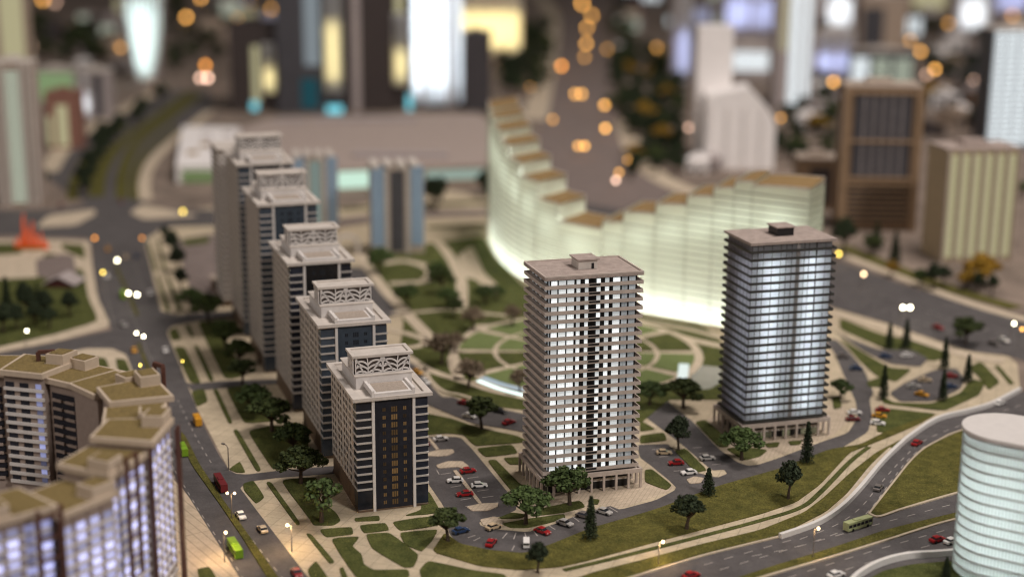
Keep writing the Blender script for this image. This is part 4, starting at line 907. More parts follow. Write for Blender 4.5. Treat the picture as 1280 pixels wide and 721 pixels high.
for lab, xl, xr, yb, yt, dp, wm, strips, nm in [
    ('slim grey tower with a green lit edge and white window columns', 966, 1014, 138, -30, 30, lilacm, [(.1, .3, .45, 1, gK), (.35, .62, .05, 1, gW), (.7, .9, .05, 1, gW)], 'striped_tower'),
    ('blue lit panel tower beside the white card tower', 838, 862, 108, -30, 26, lilacm, [(.15, .95, .05, .95, gB)], 'blue_tower'),
    ('blue lit tower with two bright columns behind the white card building', 902, 968, 60, -40, 30, lilacm, [(.05, .48, .2, 1, gB), (.55, .95, .2, 1, gB)], 'blue_tower'),
    ('low lit block with white window rows behind the white card building', 915, 962, 98, 58, 26, lilacm, [(.03, .97, .25, .9, gW)], 'lit_block'),
    ('low blue lit block behind the brown framed tower', 1016, 1066, 98, 40, 26, lilacm, [(.05, .45, .1, .95, gB), (.55, .95, .1, .95, gB)], 'blue_block'),
    ('white lit slab tower above the low blue block', 1018, 1066, 46, -40, 26, lilacm, [(.3, .9, .1, 1, gW)], 'lit_tower'),
    ('grey-pink stepped tower behind the brown framed tower', 1074, 1132, 66, -4, 34, tanm, [(.05, .5, .1, .8, darkb)], 'stepped_tower'),
    ('low teal-white lit block in front of the grey-pink stepped tower', 1062, 1142, 106, 64, 24, darkb, [(.04, .3, .1, .85, gW), (.36, .62, .1, .85, gG), (.68, .96, .1, .85, gG)], 'lit_block'),
    ('bright white window-grid tower beside the tan window-grid tower', 1228, 1300, 188, 38, 34, darkb, [(.04, .2, .05, .98, gW), (.24, .42, .05, .98, gW), (.46, .64, .05, .98, gW), (.68, .86, .05, .98, gW)], 'lit_tower'),
    ('far lit tower standing alone above the dark wood', 1192, 1232, 50, -40, 26, lilacm, [(.15, .9, .1, 1, gW)], 'lit_tower'),
    ('far blue lit tower at the end of the skyline', 1238, 1285, 26, -60, 26, lilacm, [(.1, .9, .1, 1, gB)], 'blue_tower'),
    ('far khaki lit tower beyond the stepped tower', 1134, 1186, 18, -60, 26, tanm, [(.1, .9, .1, 1, gK)], 'lit_tower')]:
    far_tower(nm, lab, 'tower' if 'tower' in nm else 'building', xl, xr, yb, yt, dp, wm, rr.uniform(-6, 6), strips, 5.0, None, windows=(xl in (966, 915, 1062, 1228)))
t = far_tower('framed_tower', 'brown framed office tower with dark glass front and latticed foot', 'tower', 1050, 1142, 288, 110, 34, mat('brown_frame_card', (.21, .135, .08), .6, .1, .2), -3, [(.12, .88, .38, .95, darkb), (.1, .9, .05, .32, darkm)], 4, None, M['tan'])
X, Y, W_, h = survey(1050, 1142, 288, 110); a = W_ / 2
fm = bpy.data.materials['brown_frame_card']; fm2 = mat('tan_frame_card', (.30, .20, .12), .6, .1, .2)
for f in (-1, -.92, .92, 1): obj('frame_post', MB().box(a * f - 1.3, a * f + 1.3, -19.4, -16.5, 0, h), fm2, t)
for z in (.32, .36, .62, .955): obj('frame_beam', MB().box(-a, a, -19, -16.8, h * z, h * z + 2), fm2, t)
for f in (-.5, -.25, 0, .25, .5): obj('mullion', MB().box(a * f - .5, a * f + .5, -18.4, -17, h * .38, h * .95), lilacm, t)
for k in range(7): obj('foot_lattice', MB().box(-a * .9, a * .9, -18.3, -17, h * (.06 + .038 * k), h * (.06 + .038 * k) + 1.2), fm2, t)
far_tower('brown_block', 'low brown block joined to the side of the framed office tower', 'building', 996, 1048, 262, 200, 26, fm, -3, [(.3, .8, .1, .85, darkm)], 4, None, M['tan'])
t = far_tower('window_grid_tower', 'tan tower of many small pale yellow windows behind autumn trees', 'tower', 1168, 1262, 326, 188, 30, mat('warm_tan_card', (.47, .37, .24), .7, .08, .2), 8, [(.04 + .16 * k, .15 + .16 * k, .04, .96, gK) for k in range(6)], 3.7, None, M['rooftan'], windows=True)
for k in range(7):
    u_ = -.5 + (.02 + .16 * k); X, Y, W_, h = survey(1168, 1262, 326, 188); obj('pier', MB().box(W_ * u_ - .9, W_ * u_ + .9, -17.2, -15, 0, h), M['tan'], t)
    if k < 6: obj('balcony_bay', MB().box(W_ * (u_ + .06), W_ * (u_ + .09), -17.4, -15, 4, h * .96), t.children[0].data.materials[0], t)
# scattered far low houses
for k in range(46):
    x = rr.uniform(-40, 1320); y = rr.uniform(8, 120)
    if 130 < x < 680 or 690 < x < 770 or (830 < x and y > 60) or (x < 110 and y > 80): continue
    wd = rr.uniform(12, 26); m_ = [brk, tanm, lilacm, whitem, mat('pink_card', (.34, .20, .19), .8) if 'pink_card' not in bpy.data.materials else bpy.data.materials['pink_card']][k % 5]
    nm = ['brick-red', 'tan', 'grey', 'white', 'pink'][k % 5]
    far_tower('low_house', 'small %s low-rise house far off in the blurred city' % nm, 'house', x, x + wd, y, y - rr.uniform(6, 14), 30, m_, rr.uniform(-30, 30), [], 4, None, m_, 'blurred low-rise houses')

# the packed blurred city: mid-rise blocks with lit and dark fronts
kinds = [('white', whitem, gW), ('grey', lilacm, gB), ('tan', tanm, gK), ('charcoal', darkb, gW), ('brown', darkm, gK), ('grey-green', lilacm, gG)]
spots = [(rr.uniform(800, 1300), rr.uniform(6, 52)) for _ in range(26)] + [(rr.uniform(40, 340), rr.uniform(4, 60)) for _ in range(16)] + [(rr.uniform(1000, 1046), rr.uniform(140, 180)) for _ in range(3)] + [(rr.uniform(1145, 1225), rr.uniform(120, 172)) for _ in range(12)] + [(rr.uniform(1150, 1235), rr.uniform(60, 118)) for _ in range(7)] + [(rr.uniform(850, 900), rr.uniform(205, 228)) for _ in range(3)] + [(rr.uniform(60, 145), rr.uniform(60, 92)) for _ in range(6)] + [(rr.uniform(978, 1040), rr.uniform(105, 128)) for _ in range(3)] + [(rr.uniform(1190, 1300), rr.uniform(200, 300)) for _ in range(0)] + [(rr.uniform(765, 830), rr.uniform(4, 45)) for _ in range(5)]
for k, (x, y) in enumerate(spots):
    if 150 < x < 215: continue
    nm, wm, gm_ = kinds[rr.randrange(6)]; lit_ = rr.random() < .5 and y < 60; wd = rr.uniform(16, 34); hh = rr.uniform(10, 30) if y < 60 else rr.uniform(10, 20)
    st_ = [(.08, .46, .12, .92, gm_), (.54, .92, .12, .92, gm_)] if lit_ else [(.1, .4, .1, .85, darkb), (.55, .9, .1, .85, darkm)]
    far_tower('mid_rise_block', 'blurred %s mid-rise block with %s window rows in the far city' % (nm, 'lit' if lit_ else 'dark'), 'building', x, x + wd, y, y - hh, 30, wm, rr.uniform(-25, 25), st_, 5, None, wm, 'blurred mid-rise blocks', True)

# ------------------------------------------------------------------ park pavilion, sculpture, kiosk, arch
p = G(80, 357); t = thing('pavilion', 'small gabled pavilion with grey roof and dark red front in the park', 'pavilion', (p.x, p.y, .5), R(-6))
obj('wall', MB().add([(-8, -7, 0), (8, -7, 0), (8, -7, 2.5), (0, -7, 6), (-8, -7, 2.5), (-8, 7, 0), (8, 7, 0), (8, 7, 2.5), (0, 7, 6), (-8, 7, 2.5)], [(0, 1, 2, 3, 4), (9, 8, 7, 6, 5), (0, 5, 6, 1), (1, 6, 7, 2), (4, 9, 5, 0)]), mat('dark_red_card', (.07, .018, .016), .7), t)
for s in (-1, 1): obj('roof_slope', MB().add([(s * 10, -8.5, 2.2), (0, -8.5, 7), (0, 8.5, 7), (s * 10, 8.5, 2.2), (s * 10, -8.5, 1.5), (0, -8.5, 6.2), (0, 8.5, 6.2), (s * 10, 8.5, 1.5)], [(0, 1, 2, 3), (7, 6, 5, 4), (0, 4, 5, 1), (3, 2, 6, 7), (0, 3, 7, 4)]), lilacm, t)
p = G(38, 312); t = thing('flame_sculpture', 'bright orange flame-shaped sculpture on the park plaza', 'sculpture', (p.x, p.y, .4))
om = mat('glowing_orange_plastic', (.62, .09, .025), .5, .1, .6, emit=(1, .16, .04), estr=.16)  # emission added to brighten the orange; the plastic is no lamp
for k, (dx, hh, rad) in enumerate([(-6, 10, 1.6), (-3.2, 24, 1.7), (-1.0, 13, 1.3), (2.2, 19, 1.6), (4.6, 9, 1.3), (7.4, 12, 1.3), (10.2, 6.5, 1.5), (-9, 7, 1.4)]):
    obj('flame', MB().tube([(dx, 0, 0), (dx + .4, 0, hh * .35), (dx - .3, 0, hh * .7), (dx + .5, 0, hh)], [rad, rad * .95, rad * .6, .2], 9), om, t, smooth=True)
obj('base', MB().prism([(10 * math.cos(a), 4 * math.sin(a)) for a in [i * math.pi / 6 for i in range(12)]], 0, 1.2), M['autumn'], t)
p = G(278, 362); t = thing('kiosk', 'low dark brown kiosk at the foot of the grey slab block', 'kiosk', (p.x, p.y, .3), ROW_RZ)
obj('wall', MB().box(-6, 6, -5, 5, 0, 7), M['brownpanel'], t); obj('roof', MB().box(-6.6, 6.6, -5.6, 5.6, 7, 7.8), M['tan'], t); obj('window', MB().box(-4.5, 4.5, -5.2, -4.9, 2, 5), M['dark'], t)
p = G(434, 318); t = thing('gate_arch', 'small white arch standing behind the middle lattice tower', 'arch', (p.x, p.y, .4), R(10))
mb = MB(); Q = [(7 * math.cos(math.pi * i / 10), 7 + 5 * math.sin(math.pi * i / 10)) for i in range(11)]
for u, v in zip(Q, Q[1:]): mb.bar((u[0], 0, u[1]), (v[0], 0, v[1]), 3, 2)
obj('arch', mb, M['offwhite'], t)
for s in (-1, 1): obj('pier', MB().box(s * 7 - 1.2, s * 7 + 1.2, -1.5, 1.5, 0, 7.2), M['offwhite'], t)

# ------------------------------------------------------------------ trees
def leaves(mb, c, rad, n, size, rr, sz=.8, shell=.55):
    for _ in range(n):
        u = Vector((rr.gauss(0, 1), rr.gauss(0, 1), rr.gauss(0, 1))).normalized(); r_ = rad * (shell + (1 - shell) * rr.random())
        p = Vector(c) + Vector((u.x * r_, u.y * r_, u.z * r_ * sz)); nrm = (u + Vector((rr.gauss(0, .7), rr.gauss(0, .7), rr.gauss(0, .7) + .3))).normalized()
        a = nrm.orthogonal().normalized(); b = nrm.cross(a); ph = rr.random() * 6.3; a, b = a * math.cos(ph) + b * math.sin(ph), b * math.cos(ph) - a * math.sin(ph); s1 = size * rr.uniform(.6, 1.3); s2 = s1 * rr.uniform(.5, .9)
        mb.add([p - a * s1, p + b * s2, p + a * s1, p - b * s2], [(0, 1, 2, 3)])
def broad(seed, mt, spread=5.8, hgt=11.5, nclump=15, nleaf=120, size=.52, bare=False):
    rr = random.Random(seed); tr = MB(); cr = MB(); fork = hgt * .34
    lean = Vector((rr.uniform(-.8, .8), rr.uniform(-.8, .8), 0))
    tr.tube([(0, 0, -.2), Vector((0, 0, fork * .5)) + lean * .3, Vector((0, 0, fork)) + lean], [.55, .42, .36], 7)
    for k in range(nclump):
        a = 2.399 * k + rr.uniform(-.3, .3); q = math.sqrt((k + .5) / nclump); r_ = spread * q * rr.uniform(.75, 1.0) * .82
        z = hgt * (.86 - .34 * q * q) + rr.uniform(-.8, .6); c = Vector((r_ * math.cos(a), r_ * math.sin(a), z)) + lean
        mid = (Vector((0, 0, fork)) + lean).lerp(c, .5) + Vector((rr.uniform(-.4, .4), rr.uniform(-.4, .4), -.3))
        tr.tube([Vector((0, 0, fork * .9)) + lean, mid, c], [.26, .17, .06], 5, cap=False)
        if bare:
            for _ in range(10): tr.tube([mid, c + Vector((rr.gauss(0, 1), rr.gauss(0, 1), rr.gauss(0, .9)))], [.09, .03], 3, cap=False)
        leaves(cr, c, rr.uniform(1.25, 2.1), nleaf, size, rr, .72)
    return [('trunk', tr.mesh('trunk', M['bark']), ()), ('crown', cr.mesh('crown', mt), ())]
def conif(seed, mt, hgt=14, rad=2.7):
    rr = random.Random(seed); tr = MB().tube([(0, 0, -.2), (0, 0, hgt * .95)], [.35, .06], 6); cr = MB(); k = 0; z = hgt * .1
    while z < hgt:
        R_ = rad * (1 - z / hgt) ** .8 + .15; nb = 9
        for j in range(nb):
            a = 2 * math.pi * j / nb + k * .7 + rr.uniform(-.2, .2); L_ = R_ * rr.uniform(.75, 1.12); e = Vector((math.cos(a) * L_, math.sin(a) * L_, z - L_ * .28))
            for q in range(7):
                f = (q + .6) / 7; p_ = Vector((0, 0, z)).lerp(e, f); leaves(cr, p_, .42, 2, .34, rr, .6)
        z += hgt * .052; k += 1
    return [('trunk', tr.mesh('trunk', M['bark']), ()), ('crown', cr.mesh('crown', mt), ())]
TREES = {'a': broad(11, M['leaf']), 'b': broad(12, M['leaf2'], 6.4, 10.5), 'c': broad(13, M['leaf'], 5.0, 12.5, 13), 'd': broad(14, M['dry'], 5.2, 10.5, 16, 70, .34, True), 'e': broad(15, M['autumn'], 5.5, 9.5, 14, 110, .55), 's': broad(16, M['leaf2'], 5.0, 10.5, 9, 60, .5, True),
         'f': conif(21, M['conifer']), 'g': conif(22, M['conifer'], 12, 3.2), 'h': broad(17, M['conifer'], 4.2, 12.5, 16, 130, .5)}
TH0 = dict(a=11.5, b=10.5, c=12.5, d=10.5, e=9.5, s=10.5, f=14, g=12, h=12.5)
tr_rand = random.Random(5)
def place(name, spec, loc, rz, label, cat, group=None, scale=1.0):
    t = thing(name, label, cat, loc, rz, group); t.scale = (scale, scale, scale) if not isinstance(scale, tuple) else scale
    for pn, me, sub in spec:
        o = obj(pn, me, None, t)
        for sn, sm in sub: obj(sn, sm, None, o)
    return t
def tree(x, y, hpx, kind, label, group=None, wide=1.0):
    p = G(x, y); s_ = hpx / pxm(p.x, p.y) / TH0[kind]
    nm = {'f': 'conifer_tree', 'g': 'conifer_tree', 'd': 'bare_tree', 'e': 'autumn_tree'}.get(kind, 'leafy_tree')
    place(nm, TREES[kind], (p.x, p.y, .4), tr_rand.uniform(0, 6.28), label, 'tree', group, (s_ * wide * tr_rand.uniform(.85, 1.2), s_ * wide * tr_rand.uniform(.85, 1.15), s_ * tr_rand.uniform(.94, 1.06)))
for a in [(376, 605, 44, 'a', 'spreading dark green tree at the corner of the side street and the shortest lattice tower'), (402, 653, 54, 's', 'sparse open-branched tree on the lawn beside the shortest lattice tower'),
          (340, 540, 44, 'a', 'dark green tree on the lawn between two garden paths facing the second lattice tower'), (317, 517, 34, 'b', 'bushy tree just up the lawn from the lone dark green tree'), (367, 569, 36, 'b', 'low bushy tree against the foot of the second lattice tower'),
          (303, 481, 34, 'c', 'dark tree leaning over the second side street kerb'), (299, 460, 34, 'a', 'dark tree on the long lawn beside the second side street'), (283, 441, 40, 'c', 'tall dark tree at the middle of the long lawn strip'), (261, 404, 34, 'a', 'flat-topped tree at the mouth of the wide junction'),
          (602, 537, 40, 'c', 'dark vase-shaped tree on the lawn between the inner street and the car park'), (657, 656, 46, 'b', 'pale green tree on the kerbed lawn at the car park bend'), (712, 632, 46, 'b', 'two-headed green tree in front of the tan balcony tower entrance'), (560, 677, 44, 'c', 'dark tree standing by the blue parked car'),
          (672, 716, 38, 'h', 'round dark tree at the edge of the double footpath'), (858, 662, 46, 'h', 'leaning dark tree on the big lawn with a pale trunk'), (985, 624, 46, 'h', 'upright rounded dark tree beside the double footpath bend'), (927, 575, 40, 'b', 'spreading green tree at the corner of the blue-white tower plaza'),
          (848, 563, 40, 'h', 'dark tree on the grass island between the two balcony towers'), (854, 511, 38, 'a', 'flat-topped dark tree on the lawn by the pond'), (812, 507, 28, 'b', 'green tree half hidden behind the tan balcony tower'), (1050, 499, 22, 'b', 'bright green tree beside the blue-white balcony tower'),
          (738, 674, 48, 'f', 'narrow dark conifer beside the parked silver car'), (885, 619, 32, 'g', 'stocky leaning conifer at the edge of the big lawn'), (1008, 579, 50, 'f', 'tall dark conifer at the bend below the blue-white tower'), (1207, 431, 36, 'a', 'dark tree on the kerb of the boulevard beside the paved corner')]:
    tree(a[0], a[1], a[2] * 1.12, *a[3:], wide=1.22 if a[3] in 'abcs' else 1.08)
tree(1182, 724, 30, 'g', 'small dark conifer beside the lower white barrier wall')
for x, y, hp_ in [(1111, 436, 34), (1132, 436, 38), (1104, 499, 42), (1180, 462, 42), (1178, 501, 40), (1209, 478, 36)]: tree(x, y, hp_, 'f', 'slim dark conifer around the small blurred car parks by the boulevard', 'conifers around the small car parks')
for x, y, hp_, k in [(239, 388, 30, 'b'), (227, 364, 30, 'h'), (222, 340, 34, 'h'), (216, 322, 34, 'h'), (207, 302, 20, 'h')]: tree(x, y, hp_, k, 'dark tree in the row along the avenue beyond the wide junction', 'row of trees along the avenue')
for x, y, hp_, k in [(474, 341, 32, 'b'), (510, 384, 30, 'b'), (548, 352, 26, 'b'), (553, 368, 38, 'a'), (560, 385, 26, 'b'), (568, 397, 26, 'a'), (606, 380, 24, 'b'), (620, 376, 20, 'b'), (505, 298, 14, 'b'), (1090, 318, 28, 'a')]: tree(x, y, hp_, k, 'small green tree among the curving paths of the park', 'green trees of the park')
for x, y, hp_ in [(552, 456, 46), (585, 486, 42), (650, 492, 34), (592, 412, 34), (640, 408, 32), (570, 440, 30)]: tree(x, y, hp_, 'd', 'bare brown twiggy tree beside the round garden', 'bare trees of the round garden')
for x, y, hp_, k in [(10, 398, 52, 'f'), (22, 412, 34, 'h'), (36, 396, 40, 'h'), (45, 408, 34, 'h'), (57, 400, 38, 'h'), (62, 412, 30, 'h'), (88, 396, 34, 'h'), (4, 416, 40, 'h'), (30, 384, 34, 'h'), (48, 388, 34, 'f')]: tree(x, y, hp_, k, 'dark tree in the clump beside the gabled pavilion', 'tree clump by the pavilion')
for x, y in [(108, 246), (112, 232), (104, 238), (116, 220), (124, 208), (130, 196), (136, 186), (142, 178), (150, 170), (122, 192), (172, 158), (178, 150), (200, 132), (110, 215), (128, 176), (54, 240)]: tree(x, y, 26 + 6 * tr_rand.random(), 'h', 'blurred dark tree on the strip of the far avenue', 'trees of the far avenue strip')
for x, y in [(545, 262), (550, 256), (612, 255), (608, 245), (538, 258)]: tree(x, y, 36, 'h', 'dark tree between the hall and the crescent building', 'trees before the hall')
for x, y, k, hp_ in [(1053, 320, 'h', 50), (1095, 312, 'g', 36), (1118, 330, 'g', 42), (1112, 346, 'e', 20), (1165, 362, 'h', 36), (1178, 358, 'h', 28), (1205, 362, 'e', 26), (1232, 358, 'e', 40), (1222, 366, 'h', 26), (1240, 368, 'h', 26), (1150, 358, 'b', 22), (1272, 250, 'b', 26)]: tree(x, y, hp_, k, {'e': 'golden autumn tree at the foot of the window-grid tower', 'h': 'dark tree along the far kerb of the boulevard', 'g': 'green conifer before the brown framed tower', 'b': 'light green shrub tree by the window-grid tower'}[k], {'e': 'autumn trees', 'h': 'dark boulevard trees', 'g': 'green conifers by the framed tower', 'b': 'light green shrub trees'}[k])
REG = [(.34, 788, 850, 70, 225, 'beside the white card building'), (.54, 628, 688, 45, 120, 'beside the yellow glowing block'), (.66, 30, 150, 35, 82, 'beside the tapered bright tower'), (.76, 968, 1045, 125, 215, 'before the slim striped tower'), (.87, 764, 786, 20, 160, 'along the straight far avenue'), (.94, 1140, 1232, 40, 165, 'behind the framed office tower'), (1.01, 210, 300, 15, 110, 'beside the far end of the wide avenue')]
for k in range(300):
    z_ = tr_rand.random()
    for lim, x0, x1, y0, y1, where in REG:
        if z_ < lim: x, y = tr_rand.uniform(x0, x1), tr_rand.uniform(y0, y1); break
    kd = tr_rand.choice('hhhhhhhaahhhhe' if x > 780 else 'hhha'); tree(x, y, 17 + 9 * tr_rand.random(), kd, ('golden tree in the far wood ' if kd == 'e' else 'blurred dark green tree in the far wood ') + where, ('golden trees ' if kd == 'e' else 'dark trees ') + where, wide=1.25)

# ------------------------------------------------------------------ vehicles
def car_spec(col):
    b = MB(); pr = [(-2.35, .35), (-2.35, .85), (-2.1, 1.0), (-1.45, 1.05), (.85, 1.02), (2.0, .88), (2.32, .72), (2.35, .35)]
    cb = [(-1.75, 1.03), (-1.15, 1.52), (.25, 1.55), (1.05, 1.02)]
    def ext(mb, pf, y0, y1, yt=None):
        n = len(pf); zt = max(z for _, z in pf); f = lambda z, y: y if yt is None else y * (1 - (1 - yt) * (z - pf[0][1]) / (zt - pf[0][1]))
        mb.add([(x, f(z, y0), z) for x, z in pf] + [(x, f(z, y1), z) for x, z in pf], [tuple(range(n)), tuple(range(2 * n - 1, n - 1, -1))] + [(i, i + n, (i + 1) % n + n, (i + 1) % n) for i in range(n)])
    ext(b, pr, -.95, .95); rf = MB(); ext(rf, [(-1.35, 1.46), (-1.15, 1.6), (.25, 1.63), (.45, 1.50)], -.80, .80)
    g = MB(); ext(g, cb, -.88, .88, .84)
    wh = []
    for x in (-1.45, 1.45):
        for y in (-.92, .92): wh.append(('wheel', MB().tube([(x, y - .13, .38), (x, y + .13, .38)], [.4, .4], 10).mesh('wheel', M['tyre']), ()))
    lt = MB().box(2.3, 2.38, -.8, -.45, .6, .78).box(2.3, 2.38, .45, .8, .6, .78).mesh('headlight', M['barrier'])
    return [('body', b.mesh('body', M['car_' + col]), (('headlight', lt),)), ('windows', g.mesh('windows', M['carglass']), ()), ('car_roof', rf.mesh('car_roof', M['car_' + col]), ())] + wh
CARS = {}
def heading(x, y, dx, dy): a, b = G(x - dx * 6, y - dy * 6), G(x + dx * 6, y + dy * 6); return math.atan2(b.y - a.y, b.x - a.x)
def car(x, y, dx, dy, col, label, group=None, z=.2):
    if col not in CARS: CARS[col] = car_spec(col)
    p = G(x, y); place('car', CARS[col], (p.x, p.y, z), heading(x, y, dx, dy), label, 'car', group, 1.36)
def bus_spec(col, L_=11.5):
    b = MB().box(-L_ / 2, L_ / 2, -1.25, 1.25, .4, 1.35).box(-L_ / 2, L_ / 2, -1.22, 1.22, 2.45, 3.15)
    g = MB().box(-L_ / 2 + .03, L_ / 2 - .03, -1.2, 1.2, 1.35, 2.45); wh = []
    pl = MB()
    for k in range(7):
        x = -L_ / 2 + .1 + k * (L_ - .2) / 6; pl.box(x - .1, x + .1, -1.24, 1.24, 1.35, 2.45)
    for x in (-L_ * .3, L_ * .3):
        for y in (-1.2, 1.2): wh.append(('wheel', MB().tube([(x, y - .15, .5), (x, y + .15, .5)], [.52, .52], 10).mesh('wheel', M['tyre']), ()))
    return [('body', b.mesh('body', M['car_' + col]), ()), ('windows', g.mesh('windows', M['carglass']), ()), ('pillar', pl.mesh('pillar', M['car_' + col]), ()), ('roof_unit', MB().box(-2, 1, -.8, .8, 3.15, 3.45).mesh('roof_unit', M['car_' + col]), ())] + wh
def bus(x, y, dx, dy, col, label, L_=11.5):
    p = G(x, y); place('bus', bus_spec(col, L_), (p.x, p.y, .2), heading(x, y, dx, dy), label, 'bus', None, 1.1)
for a in [(528, 558, 1, -.1, 'maroon', 'dark red car half hidden behind the shortest lattice tower'), (551, 551, 1, -.1, 'white', 'white car at the closed end of the car park'), (585, 591, 1, -.12, 'red', 'dark red car beside the half-moon island of the car park'), (569, 603, -1, .05, 'white', 'white hatchback parked beside the long divider strip'),
          (599, 609, 1, -.05, 'white', 'white car across the divider strip from the white hatchback'), (581, 620, -1, .08, 'red', 'bright red car nearest the end island of the car park'), (617, 661, 1, -.35, 'cream', 'cream taxi turning at the paved nose of the car park'), (576, 666, 1, -.25, 'blue', 'dark blue car parked under the dark tree'),
          (614, 681, .6, -.75, 'red', 'red car parked nose-in against the big lawn'), (678, 666.5, 1, .35, 'red', 'red car parked along the kerb before the tan balcony tower'), (706, 656.5, 1, .3, 'silver', 'silver car parked two bays from the dark conifer'), (730, 647, 1, .25, 'grey', 'dark grey car behind the dark conifer'),
          (755, 642, 1, .3, 'silver', 'grey saloon in the last bay by the paved forecourt'), (830, 568, 1, 0, 'cream', 'tan car parked by the grass island beside the tan tower'), (845, 581, -1, .05, 'red', 'red car between a tan and a white car beside the tan tower'), (861, 593, -1, .1, 'white', 'white car at the end of the grass island'), (884, 575, 1, -.08, 'silver', 'silver car across the grass island near the blue-white tower'),
          (580, 507, 1, .25, 'red', 'red car on the inner street by the garden lawn'), (587, 523, 1, .2, 'white', 'white car on the inner street beside the vase-shaped tree'), (625, 517, 1, .2, 'black', 'black car on the inner street by the round garden'), (636, 531, 1, -.3, 'red', 'red car close to the tan balcony tower on the inner street'), (521, 468, 1, .3, 'yellow', 'yellow car behind the crown of the shortest lattice tower'), (531, 480, 1, .5, 'white', 'white car beside the yellow one behind the shortest lattice tower'),
          (1066, 526, 1, 0, 'maroon', 'dark red car parked on the paving beside the blue-white tower'), (1068, 518, 1, 0, 'white', 'white car behind the dark red one beside the blue-white tower'), (1103, 514.5, 1, .05, 'red', 'red car, farthest of the three in a row on the lawn edge'), (1099, 522, 1, .1, 'yellow', 'orange-yellow car in the middle of the row of three'), (1097, 531, 1, .1, 'white', 'white car ending the row of three on the lawn edge'),
          (1070, 463, 1, 0, 'blue', 'blue car on the street behind the blue-white tower'), (1053, 448, 1, 0, 'grey', 'grey car on the street behind the blue-white tower'), (1107, 448, 1, 0, 'blue', 'blue car in the strip car park by the boulevard'), (1134, 447, 1, -.1, 'white', 'white car in the strip car park by the boulevard'), (1156, 478, 1, 0, 'cream', 'cream car in the oval car park'), (1189, 473, 1, 0, 'red', 'red car in the oval car park'), (1142, 486, 1, 0, 'silver', 'silver car in the oval car park'), (1152, 496, 1, .2, 'yellow', 'yellow car in the oval car park'), (1188, 486, 1, -.1, 'blue', 'blue car in the oval car park'),
          (1172, 412, 1, .3, 'red', 'red car driving on the blurred boulevard'), (1242, 432, 1, .3, 'grey', 'dark car driving on the blurred boulevard'), (1254, 428, 1, .3, 'white', 'white car driving on the blurred boulevard'), (1146, 556, 1, -.6, 'red', 'red car on the slip road above the grass triangle'), (1098, 612, .7, -.8, 'grey', 'dark grey car on the slip road beside the white barrier'), (1172, 677, 1, -.25, 'red', 'red car on the lower carriageway by the teal glass tower'), (1190, 679, 1, -.25, 'white', 'white car at the edge of the teal glass tower'),
          (1045, 721, 1, -.3, 'white', 'white car on the lower carriageway beside the lower barrier'), (1250, 506, 1, -.5, 'white', 'white car above the teal glass tower on the slip road'), (864, 722, 1, -.3, 'red', 'red car on the expressway below the lit lamp'),
          (301, 647, .8, 1, 'white', 'white car following the dark red bus'), (328, 664, -.8, -1, 'cream', 'cream and white car beside the lit kerb lamp'), (371, 719, .7, 1, 'red', 'red car at the kerb of the avenue'),
          (168, 440, .3, 1, 'yellow', 'orange van at the avenue junction'), (207, 440, .3, 1, 'white', 'white car by the kerb at the avenue junction'), (154, 408, .6, .3, 'silver', 'small pale car crossing the wide junction'), (188, 368, .2, 1, 'white', 'white car on the avenue beyond the junction, near the lawn strip'), (134, 347, .3, 1, 'white', 'white car behind the yellow lamp on the avenue'), (157, 323, .3, 1, 'cream', 'cream car beside the white lamp on the far avenue'), (171, 322, .3, 1, 'blue', 'blue car on the far avenue'), (135, 313, .3, 1, 'yellow', 'yellow car on the far avenue near the orange lamp'), (152, 254, .2, 1, 'maroon', 'dark red car entering the far junction'), (76, 258, .5, 1, 'maroon', 'dark red car on the street by the green-lit tan tower')]:
    car(*a, z=.5 if (a[0] > 1040 and a[1] < 500) or (500 < a[0] < 640 and a[1] < 540) else .2)
p = G(658, 683); place('van', [('body', MB().box(-2.6, 2.6, -1.1, 1.1, .5, 2.5).mesh('body', M['car_white']), ()), ('windows', MB().box(1.6, 2.65, -.95, .95, 1.5, 2.2).mesh('windows', M['carglass']), ())] + [('wheel', MB().tube([(x, y - .15, .45), (x, y + .15, .45)], [.45, .45], 10).mesh('wheel', M['tyre']), ()) for x in (-1.6, 1.6) for y in (-1.05, 1.05)], (p.x, p.y, .2), heading(658, 683, 0, 1), 'white box van parked nose-in at the big lawn', 'van')
bus(1072, 660, 38, -12, 'lime', 'pale lime bus with dark windows on the expressway'); bus(276, 609, 15, 25, 'maroon', 'dark red bus on the avenue beside the twin-headed lamp', 12.5); bus(294, 691, 16, 25, 'green', 'bright green bus at the kerb under the lit lamp'); bus(247, 530, 8, 16, 'yellow', 'short yellow-orange bus on the avenue', 8)
bus(229, 567, 8, 16, 'green', 'green bus half hidden by the ring-shaped block', 9); bus(154, 372, 3, 12, 'green', 'blurred dark green bus on the avenue under twin white lamps', 9)

# ------------------------------------------------------------------ street lamps
def lamp_spec(col, st, r_, hgt, twin=False, arm=2.0, cast=0):
    k = (col, round(st, 2), cast); name = 'lamp_glow_%s_%d' % (col, round(st))
    colv = dict(amber=(1.0, .47, .10), orange=(1.0, .36, .05), warm=(1.0, .72, .40), white=(1.0, .93, .66), yellow=(1.0, .72, .12), pink=(1.0, .62, .45), cyan=(.35, .95, 1.0))[col]
    m_ = bpy.data.materials.get(name) or emis(name, colv, st, True)
    parts = [('pole', MB().tube([(0, 0, 0), (0, 0, hgt - .4)], [.22, .14], 7).mesh('pole', M['steel']), ())]
    for s in ((1, -1) if twin else (1,)):
        parts.append(('arm', MB().tube([(0, 0, hgt - .5), (s * arm * .5, 0, hgt), (s * arm, 0, hgt + .1)], [.14, .12, .1], 6).mesh('arm', M['steel']), ()))
        parts.append(('lamp_globe', MB().ball((s * (arm + r_ * .3), 0, hgt), r_, 10, 7).mesh('lamp_globe', m_), ()))
    return parts
